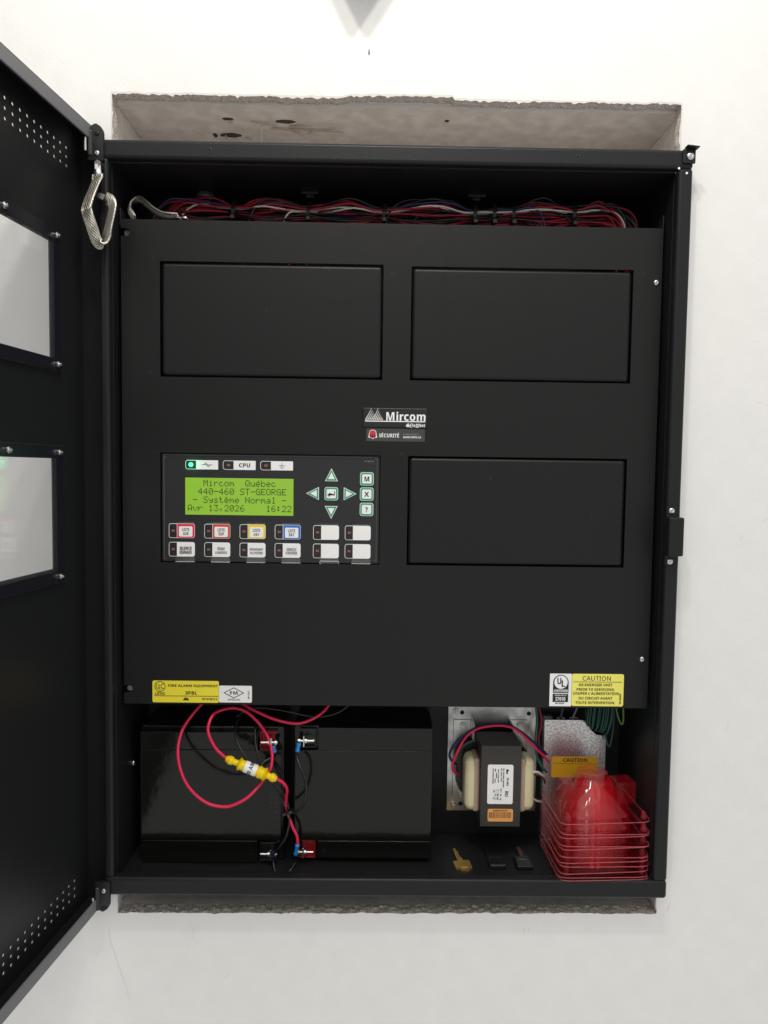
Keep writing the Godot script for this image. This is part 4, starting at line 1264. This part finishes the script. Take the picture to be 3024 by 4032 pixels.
# a sealed battery laid with its terminal face forward, origin at the middle of that face; turned = upside down
func make_battery(label: String, at: Vector3, turned: bool) -> Node3D:
	var b := thing("battery", label, "battery", at, "")
	var w := 0.1735
	var h := 0.1710
	var st := mb()
	bx(st, Vector3(-w / 2, -h / 2, -0.072), Vector3(w / 2, h / 2, -0.008), 0.0022, true)
	obj("case", st, m.battery_case, b)
	# lid in three bands with cut corners for the terminals, both on one side
	var f := -1.0 if turned else 1.0
	var nx := w / 2 - 0.0310
	var yy := h / 2
	for band in 3:
		st = mb()
		var lo: float = [-yy + 0.0005, -yy + 0.0292, yy - 0.0273][band]
		var hi: float = [-yy + 0.0288, yy - 0.0277, yy - 0.0052][band]
		var x1 := nx if band != 1 else w / 2 - 0.0024
		var x0 := -w / 2 + 0.0012
		bx(st, Vector3(minf(x0 * f, x1 * f), minf(lo * f, hi * f), -0.010), Vector3(maxf(x0 * f, x1 * f), maxf(lo * f, hi * f), 0.0 if band == 1 else 0.0002), 0.0008, true)
		obj("lid", st, m.battery_case, b)
	for t in 2:
		# t 0 is the positive post at the top right, t 1 the negative post at the bottom right, before the turn
		var cy := (yy - 0.0155) if t == 0 else (-yy + 0.0150)
		var cx := w / 2 - 0.0150
		st = mb()
		for r in [[cx - 0.0135, cy - 0.0125, cx + 0.0070, cy - 0.0112], [cx - 0.0135, cy + 0.0098, cx + 0.0070, cy + 0.0110], [cx - 0.0135, cy - 0.0112, cx - 0.0122, cy + 0.0098]]:
			bx(st, Vector3(minf(r[0] * f, r[2] * f), minf(r[1] * f, r[3] * f), -0.009), Vector3(maxf(r[0] * f, r[2] * f), maxf(r[1] * f, r[3] * f), -0.0015), 0.0004)
		bx(st, Vector3(minf((cx - 0.0122) * f, (cx + 0.0040) * f), minf((cy - 0.0112) * f, (cy + 0.0098) * f), -0.0085), Vector3(maxf((cx - 0.0122) * f, (cx + 0.0040) * f), maxf((cy - 0.0112) * f, (cy + 0.0098) * f), -0.0065), 0.0004)
		obj("terminal_well", st, m.well_red if t == 0 else m.black_plastic, b)
		st = mb()
		var py := cy * f
		var px := (cx + 0.0010) * f
		bx(st, Vector3(px - 0.0008, py - 0.0062, -0.007), Vector3(px + 0.0008, py + 0.0066, 0.0095), 0.0004)
		var post := obj("terminal", st, m.bolt_metal, b)
		st = mb()
		tube(st, PackedVector3Array([Vector3(px - 0.0125 * f, py, 0.0055), Vector3(px + 0.0075 * f, py, 0.0055)]), 0.0017, 10)
		obj("bolt", st, m.bolt_metal, post)
		st = mb()
		hexnut(st, Vector3(px + 0.0038 * f, py, 0.0055), Vector3(f, 0, 0), 0.0036, 0.0032)
		hexnut(st, Vector3(px - 0.0008 * f, py, 0.0055), Vector3(-f, 0, 0), 0.0036, 0.0032)
		obj("nut", st, m.bolt_metal, post)
		# embossed sign beside the post
		st = mb()
		var sx := (nx - 0.0085) * f
		var sy := (yy - 0.0143) * f if t == 0 else (-yy + 0.0150) * f
		ring(st, sx, sy, 0.0005, 0.0034, 0.0006, 0.0004)
		bx(st, Vector3(sx - 0.0003, sy - 0.0030, 0.0003), Vector3(sx + 0.0003, sy + 0.0030, 0.0007), 0.0001)
		if t == 0:
			bx(st, Vector3(sx - 0.0028, sy - 0.0003, 0.0003), Vector3(sx + 0.0028, sy + 0.0003, 0.0007), 0.0001)
		obj("embossed_sign", st, m.black_plastic, b)
	return b

func build_batteries() -> void:
	var b := make_battery("black sealed battery with its red terminal well at the top, against the cabinet's hinge side", Vector3(-0.2145, -0.3343, -0.004), false)
	b.scale = Vector3(1.022, 1.0, 1.0)
	var st := mb()
	text(st, "2411221", "sans", 0.0755, -0.0085, 0.0002, 0.0400, 0.0092, PI / 2)
	obj("embossed_code", st, m.emboss, b)
	make_battery("black sealed battery with its red terminal well at the bottom, next to the transformer", Vector3(-0.0277, -0.3330, -0.006), true)

func wire(called: String, label: String, pts: Array, r: float, mt: Material, group := "") -> MeshInstance3D:
	var st := mb()
	tube(st, smooth(pts, 6), r, 9)
	var o := obj(called, st, mt)
	tag(o, label, "wire", group)
	return o

# blue insulated crimp on a wire's end
func crimp(parent: Node3D, a: Vector3, b: Vector3, mt: Material) -> void:
	var st := mb()
	var l := a.distance_to(b)
	lathe(st, [[0.0, 0.0], [0.0026, 0.0], [0.0029, l * 0.12], [0.0023, l * 0.4], [0.0023, l * 0.6], [0.0029, l * 0.85], [0.0027, l], [0.0, l]], 12, aim(a, b - a))
	obj("crimp_sleeve", st, mt, parent)

func build_battery_wires() -> void:
	var f := thing("fuse_lead", "looped red battery lead with a yellow inline fuse holder hanging before the first battery", "fuse lead")
	for p in [FUSE_WIRE_A, FUSE_WIRE_B]:
		var st := mb()
		tube(st, smooth(p, 6), 0.00185, 10)
		obj("red_lead", st, m.wire_red, f)
	var a: Vector3 = FUSE_AXIS[0]
	var e: Vector3 = FUSE_AXIS[1]
	var l := a.distance_to(e)
	var x := aim(a, e - a)
	var st := mb()
	var prof := []
	for q in [[0.0, 0.0], [0.0031, 0.0], [0.0052, 0.07], [0.0048, 0.135], [0.0036, 0.15], [0.0036, 0.225], [0.0044, 0.235], [0.0080, 0.265], [0.0062, 0.30], [0.0062, 0.63], [0.0072, 0.64], [0.0072, 0.68], [0.0066, 0.69], [0.0066, 0.735], [0.0085, 0.775], [0.0044, 0.81], [0.0038, 0.82], [0.0038, 0.875], [0.0050, 0.885], [0.0052, 0.94], [0.0030, 1.0], [0.0, 1.0]]:
		prof.append([q[0], q[1] * l])
	lathe(st, prof, 10, x, false)
	var body := obj("fuse_holder", st, m.fuse_yellow, f)
	st = mb()
	lathe(st, [[0.0064, l * 0.37], [0.0069, l * 0.37], [0.0069, l * 0.60], [0.0064, l * 0.60]], 24, x, false)
	obj("paper_label", st, m.sticker_white, body)
	st = mb()
	# the label's words run round the holder, across its axis
	var t := TextMesh.new()
	t.text = "20 AMP"
	t.font = fonts["bold"]
	t.font_size = 48
	t.pixel_size = 0.01
	t.depth = 0.01
	var faces := t.get_faces()
	var box := t.get_aabb()
	var across := (e - a).normalized()
	var front := (Vector3(0, 0, 1) - across * across.z).normalized()
	var round_ := across.cross(front)
	if round_.y < 0:
		round_ = -round_
	var k := 0.0046 / box.size.y
	for i in range(0, faces.size(), 3):
		var ps := []
		for j in 3:
			var q := (faces[i + j] - box.get_center()) * k
			var an := (q.x + 0.0042) / 0.0070
			ps.append(a + across * (l * 0.485 - q.y * 1.0) + (front * cos(an) + round_ * sin(an)) * (0.0070 + (0.0001 if faces[i + j].z > 0 else 0.0)))
		var nn: Vector3 = (ps[1] - ps[0]).cross(ps[2] - ps[0]).normalized()
		if nn != Vector3.ZERO:
			flat(st, ps[0], ps[1], ps[2], nn if nn.dot(front) > 0 else -nn)
	obj("lettering", st, m.ink_black, body)
	crimp(f, FUSE_WIRE_B[9], Vector3(-0.1090, -0.4020, 0.009), m.crimp_blue)
	wire("red_wire", "slack red wire sagging behind the panel's lower edge above both batteries", RED_SAG, 0.0018, m.wire_red)
	wire("thin_grey_wire", "thin dark wire drooping above the battery tops", THIN_SAG, 0.0008, m.wire_grey)
	wire("black_wire", "black wire passing behind the yellow fuse holder on its hinge side", BLACK_A, 0.0014, m.wire_black)
	wire("black_wire", "black wire dropping past the upper red terminal behind the fuse holder", BLACK_B, 0.0014, m.wire_black)
	var w := wire("black_wire", "short black wire bent down from the blue crimp on the upper red terminal", BLACK_C, 0.0015, m.wire_black)
	crimp(w, Vector3(-0.1374, -0.2672, 0.004), Vector3(-0.1359, -0.2760, 0.003), m.crimp_blue)
	w = wire("black_wire", "shiny black wire bowing down from the blue crimp on the upper black terminal", BLACK_D, 0.0017, m.wire_black)
	crimp(w, Vector3(-0.1062, -0.2640, 0.003), Vector3(-0.1079, -0.2742, 0.006), m.crimp_blue)
	w = wire("black_wire", "black wire running from the cable tie down to the lower black terminal", BLACK_E, 0.0019, m.wire_black)
	crimp(w, Vector3(-0.1352, -0.3998, 0.004), Vector3(-0.1392, -0.4080, 0.003), m.wire_blue)
	wire("black_wire", "black wire curling on the cabinet floor between both lower terminals", BLACK_F, 0.0015, m.wire_black)
	st = mb()
	var lp := []
	for i in 13:
		var an := TAU * i / 12
		lp.append(Vector3(-0.1168 + 0.0050 * cos(an), -0.3458 + 0.0012 * cos(an), 0.0115 + 0.0042 * sin(an)))
	for dy in [-0.0008, 0.0008]:
		var path := PackedVector3Array()
		for q in smooth(lp, 2):
			path.append(q + Vector3(0, dy, 0))
		tube(st, path, 0.0009, 6, false)
	rbox(st, Transform3D(Basis(Vector3(0, 0, 1), 0.35), Vector3(-0.1222, -0.3476, 0.0150)), Vector3(0.0052, 0.0040, 0.0034), 0.0008)
	tag(obj("cable_tie", st, m.black_plastic), "black cable tie gathering the wires between both batteries", "cable tie")

func build_transformer() -> void:
	var t := thing("transformer", "iron core transformer with white label and cream windings on a bare metal plate", "transformer")
	var plate_ := CSGBox3D.new()
	plate_.name = "mounting_plate"
	plate_.material = m.galvanised
	var lo := Vector3(0.0849, -0.3875, BACK_Z + 0.0002)
	var hi := Vector3(0.2045, -0.2150, BACK_Z + 0.0022)
	plate_.size = hi - lo
	plate_.position = (lo + hi) * 0.5
	for q in [Vector2(0.1033, -0.2529), Vector2(0.1929, -0.2536), Vector2(0.1033, -0.3783), Vector2(0.198, -0.3788)]:
		var o := CSGCylinder3D.new()
		o.name = "hole"
		o.operation = CSGShape3D.OPERATION_SUBTRACTION
		o.material = m.black_paint
		o.radius = 0.0030
		o.height = 0.01
		o.sides = 20
		o.rotation.x = PI / 2
		o.position = Vector3(q.x, q.y, BACK_Z) - plate_.position
		plate_.add_child(o, true)
	t.add_child(plate_)
	var st := mb()
	for r in [[0.0917, -0.3668, 0.1148, -0.2620], [0.1680, -0.3668, 0.1912, -0.2620]]:
		bx(st, Vector3(r[0], r[1], BACK_Z + 0.002), Vector3(r[2], r[3], BACK_Z + 0.0038), 0.0006)
	bx(st, Vector3(0.1146, -0.2880, BACK_Z + 0.002), Vector3(0.1184, -0.2622, -0.062), 0.0006)
	bx(st, Vector3(0.1672, -0.2880, BACK_Z + 0.002), Vector3(0.1690, -0.2622, -0.062), 0.0006)
	obj("bracket", st, m.galvanised, t)
	for q in [Vector3(0.0947, -0.2508, BACK_Z + 0.002), Vector3(0.0940, -0.3800, BACK_Z + 0.002), Vector3(0.1040, -0.2695, BACK_Z + 0.0036), Vector3(0.1808, -0.2690, BACK_Z + 0.0036), Vector3(0.1040, -0.3636, BACK_Z + 0.0036)]:
		st = mb()
		hexnut(st, q, Vector3(0, 0, 1), 0.0042, 0.0032)
		disc(st, q + Vector3(0, 0, 0.003), Vector3(0, 0, 1), 0.0019, 0.0035, 12)
		obj("nut", st, m.zinc, t)
	# core: outer legs at the back, the deep block in front
	st = mb()
	bx(st, Vector3(0.1195, -0.3745, -0.062), Vector3(0.1697, -0.2712, -0.0120), 0.0006)
	var core := obj("core", st, m.laminations, t)
	st = mb()
	bx(st, Vector3(0.1186, -0.3700, -0.0795), Vector3(0.1760, -0.2850, -0.0615), 0.0008)
	obj("core_back", st, m.laminations, t)
	st = mb()
	prism(st, rrect(0.0930, -0.3600, 0.1915, -0.2820, 0.030, 8), -0.0640, -0.0560)
	obj("bobbin_flange", st, m.black_plastic, t)
	for s in [[0.1010, 0.1200], [0.1690, 0.1905]]:
		st = mb()
		bx(st, Vector3(s[0], -0.3610, -0.0570), Vector3(s[1], -0.2920, -0.0220), 0.0094, true)
		var wd := obj("winding", st, m.coil_tape, t)
		st = mb()
		var near := 0.1155 if s[0] < 0.12 else 0.1745
		bx(st, Vector3(near - 0.0045, -0.3613, -0.0573), Vector3(near + 0.0045, -0.2917, -0.0217), 0.0040, true)
		obj("tape_band", st, m.pink_tape, wd)
	# labels on the core's front
	st = mb()
	plate(st, 0.1279, -0.3452, 0.1599, -0.2950, 0.0022, -0.0122, -0.0116)
	var lb := obj("paper_label", st, m.sticker_white, t)
	lb.set_meta("label", "white rating label with its writing turned on end")
	st = mb()
	var L := [0.1279 - 575.0 * 0.0000406, -0.2950 + 268.0 * 0.0000406, 0.0000406, -0.0115]
	lay(st, "TR-063", "bold", L, 1160, 665, 1225, 930, -PI / 2)
	lay(st, "PRI: 120V/60Hz 240V/50Hz", "bold", L, 1045, 380, 1085, 980, -PI / 2)
	lay(st, "SEC: 28VAC 277VA", "bold", L, 975, 380, 1015, 805, -PI / 2)
	lay(st, "SIGNAL TRANSFORMER", "bold", L, 888, 410, 918, 835, -PI / 2)
	lay(st, "MADE IN DOMINICAN REPUBLIC", "bold", L, 725, 390, 758, 865, -PI / 2)
	for r in [[840, 1060, 848, 1365], [905, 1060, 915, 1365], [785, 1058, 965, 1062], [785, 1362, 970, 1366], [915, 1210, 960, 1214]]:
		lay_rect(st, L, r[0], r[1], r[2], r[3])
	lay_poly(st, L, [[1147, 395], [1147, 560], [1205, 535], [1180, 490], [1240, 440]])
	for r in [[765, 1080, 795, 1140], [765, 1285, 795, 1345], [800, 1200, 825, 1240], [985, 1000, 1005, 1145], [975, 1195, 1005, 1255], [975, 1315, 1000, 1380], [875, 1185, 900, 1240], [878, 1290, 900, 1345], [800, 395, 825, 485], [790, 705, 815, 835], [832, 525, 858, 690]]:
		lay_rect(st, L, r[0], r[1], r[2], r[3])
	lay(st, "R", "bold", L, 1118, 1100, 1222, 1180, -PI / 2)
	lay(st, "U", "bold", L, 1118, 1180, 1222, 1262, -PI / 2)
	obj("lettering", st, m.ink_black, lb)
	st = mb()
	plate(st, 0.1289, -0.3677, 0.1607, -0.3516, 0.0022, -0.0122, -0.0116)
	lb = obj("paper_label", st, m.sticker_orange, t)
	lb.set_meta("label", "orange barcode label stuck on upside down")
	st = mb()
	text(st, "3AH090868", "bold", 0.1446, -0.3536, -0.0115, 0.0182, 0.0022, PI)
	var bars := RandomNumberGenerator.new()
	bars.seed = 9
	var x := 0.1305
	while x < 0.1580:
		var w := 0.00025 + 0.0006 * bars.randf()
		bx(st, Vector3(x, -0.3632, -0.0117), Vector3(x + w, -0.3556, -0.0114), 0.00005)
		x += w + 0.0003 + 0.0007 * bars.randf()
	obj("lettering", st, m.blade_brown, lb)
	for q in [["red_lead", T_RED, m.wire_red, 0.0016], ["blue_lead", T_BLUE, m.wire_blue, 0.0016], ["brown_lead", BROWN, m.wire_brown, 0.0015], ["white_lead", WHITE, m.wire_white, 0.0016], ["black_lead", BLACK_T, m.wire_black, 0.0015]]:
		st = mb()
		tube(st, smooth(q[1], 6), q[3], 8)
		obj(q[0], st, q[2], t)
	wire("green_wire", "single green wire hanging beside the transformer's plate", GREEN_DROP, 0.0017, m.wire_green)
	wire("dark_red_wire", "dark red wire hanging behind the single green wire", DARKRED_DROP, 0.0015, m.wire_dark_red)

func build_cover() -> void:
	var c := thing("metal_cover", "bare metal terminal cover with an amber caution sticker behind the red lenses", "cover")
	var st := mb()
	prism(st, PackedVector2Array([Vector2(0.2092, -0.4195), Vector2(0.2900, -0.4195), Vector2(0.2904, -0.2748), Vector2(0.2775, -0.2735), Vector2(0.2690, -0.2660), Vector2(0.2636, -0.2541), Vector2(0.2105, -0.2541), Vector2(0.2092, -0.2556)]), -0.0615, -0.0600)
	obj("front_sheet", st, m.aluminium, c)
	st = mb()
	bx(st, Vector3(0.2092, -0.4195, BACK_Z), Vector3(0.2106, -0.2556, -0.0612), 0.0003)
	bx(st, Vector3(0.2892, -0.4195, BACK_Z), Vector3(0.2906, -0.2750, -0.0612), 0.0003)
	obj("side_sheet", st, m.aluminium, c)
	st = mb()
	plate(st, 0.2195, -0.3310, 0.2797, -0.3030, 0.0020, -0.0602, -0.0596)
	var s := obj("sticker", st, m.sticker_amber, c)
	st = mb()
	text(st, "CAUTION", "bold", 0.2506, -0.3075, -0.0595, 0.0320, 0.0050)
	bx(st, Vector3(0.2212, -0.3126, -0.0597), Vector3(0.2785, -0.3122, -0.0594), 0.0001)
	obj("lettering", st, m.ink_black, s)
	# terminal blocks that peep out above the cover
	for q in [[0.209, 0.2210, -0.2515, m.print_grey], [0.226, 0.238, -0.2530, m.galvanised], [0.243, 0.256, -0.2525, m.galvanised]]:
		st = mb()
		bx(st, Vector3(q[0], -0.275, -0.075), Vector3(q[1], q[2], -0.066), 0.0008)
		obj("terminal_block", st, q[3], c)
	for q in [[0.231, 0.234, m.wire_grey], [0.246, 0.256, m.print_grey]]:
		st = mb()
		tube(st, smooth([Vector3(q[0], -0.256, -0.066), Vector3(lerpf(q[0], q[1], 0.5), -0.240, -0.062), Vector3(q[1], -0.215, -0.058)], 4), 0.0014, 7)
		obj("terminal_wire", st, q[2], c)
	var b := thing("wire_bundle", "bunch of looped green wires hanging over the metal cover's top corner", "wire bundle")
	for k in 17:
		var f := k / 16.0
		var zt := -0.048 + 0.004 * sin(k * 2.3)
		var pts := [Vector3(lerpf(0.264, 0.2965, f), -0.206, zt), Vector3(lerpf(0.2625, 0.2955, f), -0.228, zt + 0.003), Vector3(lerpf(0.2600, 0.2925, f), -0.2450 - 0.006 * f, zt + 0.006),
				Vector3(lerpf(0.2615, 0.2880, f), -0.2565 - 0.0105 * f + 0.0015 * sin(k * 1.7), zt + 0.002), Vector3(lerpf(0.2640, 0.2860, f), -0.2560 - 0.0105 * f, zt - 0.012), Vector3(lerpf(0.2650, 0.2840, f), -0.242, zt - 0.02)]
		var st2 := mb()
		tube(st2, smooth(pts, 5), 0.00105, 6)
		obj("wire", st2, m.wire_teal if k % 5 != 2 else m.wire_green, b)
	wire("green_wire", "thin dark green wire looping lowest beside the metal cover", [Vector3(0.2950, -0.215, -0.050), Vector3(0.2962, -0.245, -0.048), Vector3(0.2945, -0.268, -0.047), Vector3(0.2910, -0.2835, -0.046), Vector3(0.2885, -0.2790, -0.050), Vector3(0.288, -0.262, -0.060)], 0.0009, m.wire_teal)
	wire("green_wire", "short yellow green wire bent into a hook at the panel's lower right", [Vector3(0.3050, -0.207, -0.045), Vector3(0.3062, -0.232, -0.044), Vector3(0.3066, -0.2480, -0.043), Vector3(0.3050, -0.2530, -0.043), Vector3(0.3025, -0.2500, -0.044), Vector3(0.2990, -0.2380, -0.046), Vector3(0.2960, -0.2200, -0.05)], 0.0012, m.wire_lime)

func build_lens_stack() -> void:
	var levels := [-0.3394, -0.3527, -0.3568, -0.3668, -0.3704, -0.3801, -0.3866, -0.3917, -0.3988, -0.4052, -0.4074]
	var order := ["topmost", "second", "third", "fourth", "fifth", "sixth", "seventh", "eighth", "ninth", "tenth", "lowest"]
	var flange := mb()
	lathe(flange, [[0.0432, 0.0005, 4.0], [0.0542, 0.0005, 14.0]], 64, Transform3D(), false)
	var rim := mb()
	lathe(rim, [[0.0540, 0.0, 14.0], [0.0540, 0.0008, 14.0], [0.0545, 0.0008, 14.0], [0.0545, 0.0, 14.0], [0.0540, 0.0, 14.0]], 64, Transform3D(), false)
	var inner := mb()
	var steps := []
	for i in 7:
		var rr: float = [0.0268, 0.0264, 0.0257, 0.0245, 0.0228, 0.0205, 0.0176][i]
		steps.append([rr, 0.001 + 0.0059 * i])
		if i < 6:
			steps.append([rr - 0.0003, 0.001 + 0.0059 * (i + 0.72)])
			steps.append([rr + 0.0004, 0.001 + 0.0059 * (i + 0.86)])
	lathe(inner, steps, 12, Transform3D(), false)
	var dome := mb()
	lathe(dome, [[0.0432, 0.0005, 4.0], [0.0426, 0.0060, 3.4], [0.0405, 0.0125, 2.9], [0.0365, 0.0195, 2.5], [0.0310, 0.0265, 2.2], [0.0250, 0.0325, 2.0], [0.0200, 0.0368, 2.0], [0.0178, 0.0390, 2.0], [0.0184, 0.0404, 2.0], [0.0196, 0.0418, 2.0],
			[0.0196, 0.0432, 2.0], [0.0180, 0.0437, 2.0], [0.0164, 0.0430, 2.0], [0.0150, 0.0412, 2.0], [0.0060, 0.0408, 2.0], [0.0, 0.0408, 2.0]], 56)
	var post := mb()
	lathe(post, [[0.0036, 0.0], [0.0034, 0.0045], [0.0028, 0.0060], [0.0026, 0.0085], [0.0018, 0.0098], [0.0, 0.0100]], 14)
	var rib := mb()
	for x in [-0.0090, -0.0015]:
		rbox(rib, Transform3D(Basis(Vector3.RIGHT, -0.24), Vector3(x, 0.0175, 0.0268)), Vector3(0.0044, 0.0330, 0.0040), 0.0019, true)
		for i in 5:
			rbox(rib, Transform3D(Basis(Vector3.RIGHT, -0.24), Vector3(x, 0.0060 + 0.0062 * i, 0.0312 - 0.0014 * i)), Vector3(0.0052, 0.0030, 0.0034), 0.0014, true)
	var lugs := []
	for s in [[-0.0400, -0.0230, 0.030, -0.020], [0.0300, 0.0545, 0.0270, -0.030]]:
		var st := mb()
		bx(st, Vector3(s[0], 0.0, s[3]), Vector3(s[1], s[2], s[3] + 0.030), 0.0020)
		lugs.append(st.commit())
	var meshes := [flange.commit(), dome.commit(), post.commit(), rim.commit(), inner.commit(), rib.commit()]
	var looks := {"flange": m.red_flange, "rim": m.red_rim, "inner_tube": m.red_tube, "lens_rib": m.red_rib}
	for k in levels.size():
		var c := thing("lens_cover", "%s red see-through lens cover%s in the corner stack" % [order[k], "" if k in [0, 10] else " from the top"], "lens cover", Vector3(0.2566 + 0.0004 * sin(k * 2.0), levels[k], 0.0022), "red lens covers stacked in the corner")
		c.rotation = Vector3(0.012 * sin(k * 2.7), 0.045 + 0.012 * sin(k * 1.9), 0.018 * sin(k * 3.3 + 1.0) if k < 9 else 0.0)
		c.scale = Vector3(1.0, 1.0, 0.875)
		for q in [["flange", meshes[0], Vector3.ZERO], ["dome", meshes[1], Vector3(-0.0025, 0, 0)], ["rim", meshes[3], Vector3.ZERO], ["inner_tube", meshes[4], Vector3.ZERO], ["lens_rib", meshes[5], Vector3.ZERO], ["screw_post", meshes[2], Vector3(-0.0438, 0.0012, 0.0455)], ["screw_post", meshes[2], Vector3(0.0470, 0.0012, 0.0455)], ["corner_lug", lugs[0], Vector3.ZERO], ["corner_lug", lugs[1], Vector3.ZERO]]:
			if q[0] == "corner_lug" and k > 0:
				continue
			var o := MeshInstance3D.new()
			o.mesh = q[1]
			o.material_override = looks.get(q[0], m.red_lens if k > 1 else m.red_lens_top)
			o.position = q[2]
			o.name = q[0] if not c.has_node(q[0]) else q[0] + "_001"
			c.add_child(o, true)

func build_keys() -> void:
	var lie := Transform3D(Basis(Vector3.RIGHT, -PI / 2), Vector3(0, FLOOR_Y, 0))
	var st := mb()
	var b := PackedVector2Array()
	for q in [[0.0893, -0.0395], [0.0912, -0.0402], [0.0926, -0.0385], [0.0932, -0.0330], [0.0945, -0.0300], [0.0942, -0.0265], [0.0962, -0.0235], [0.0960, -0.0200], [0.0985, -0.0165], [0.0990, -0.0115], [0.1058, -0.0118], [0.1068, -0.0105], [0.1086, 0.0044], [0.1076, 0.0058], [0.1040, 0.0062], [0.1040, 0.0107], [0.0940, 0.0107], [0.0938, 0.0072], [0.0890, 0.0078], [0.0880, 0.0066], [0.0864, -0.0081], [0.0874, -0.0092], [0.0928, -0.0104], [0.0912, -0.0180]]:
		b.append(Vector2(q[0], -q[1]))
	prism(st, b, 0.0002, 0.0024, lie)
	bx(st, Vector3(0.0940, FLOOR_Y + 0.0022, -0.0380 + 0.004), Vector3(0.0950, FLOOR_Y + 0.0030, -0.012), 0.0003)
	bx(st, Vector3(0.0945, FLOOR_Y + 0.0022, 0.0010), Vector3(0.1030, FLOOR_Y + 0.0029, 0.0058), 0.0003)
	tag(obj("brass_key", st, m.brass), "small brass key lying on the cabinet floor", "key")
	for k in 2:
		var at := Vector3(0.1400, FLOOR_Y, -0.0070) if k == 0 else Vector3(0.1735, FLOOR_Y, -0.0060)
		var key := thing("black_key", ["black plastic headed key with a dark blade, beside the brass key", "black plastic headed key with a brownish blade, nearest the red lenses"][k], "key", at)
		key.rotation.y = [0.02, 0.04][k]
		st = mb()
		bx(st, Vector3(-0.0100, 0.0002, -0.0125), Vector3(0.0100, 0.0056, 0.0135), 0.0014, true)
		bx(st, Vector3(-0.0100, 0.0054, 0.0095), Vector3(0.0100, 0.0068, 0.0130), 0.0006)
		bx(st, Vector3(-0.0078, 0.0054, -0.0060), Vector3(0.0078, 0.0061, -0.0048), 0.0002)
		obj("head", st, m.black_plastic, key)
		st = mb()
		if k == 0:
			bx(st, Vector3(-0.0085, 0.0018, -0.0360), Vector3(-0.0055, 0.0036, -0.0120), 0.0005)
		else:
			bx(st, Vector3(-0.0005, 0.0018, -0.0370), Vector3(0.0050, 0.0036, -0.0120), 0.0006)
		obj("blade", st, m.black_plastic if k == 0 else m.blade_brown, key)
		if k == 1:
			st = mb()
			for i in 5:
				bx(st, Vector3(-0.0055 + 0.0022 * i, 0.0055, -0.0030), Vector3(-0.0042 + 0.0022 * i, 0.0060, -0.0012), 0.0002)
			obj("stamped_number", st, m.print_grey, key)

# a pointed bracket on the wall just above the view; only its shadow is seen
func build_bracket() -> void:
	var st := mb()
	prism(st, PackedVector2Array([Vector2(-0.0385, 0.599), Vector2(-0.0350, 0.600), Vector2(0.012, 0.672), Vector2(0.012, 0.70), Vector2(-0.080, 0.70), Vector2(-0.080, 0.672), Vector2(-0.0420, 0.600)]), WALL_Z + 0.030, WALL_Z + 0.050)
	bx(st, Vector3(-0.06, 0.67, WALL_Z - 0.002), Vector3(-0.01, 0.70, WALL_Z + 0.032), 0.001)
	tag(obj("wall_bracket", st, m.print_grey), "grey pointed bracket fixed to the wall above the cabinet", "bracket")
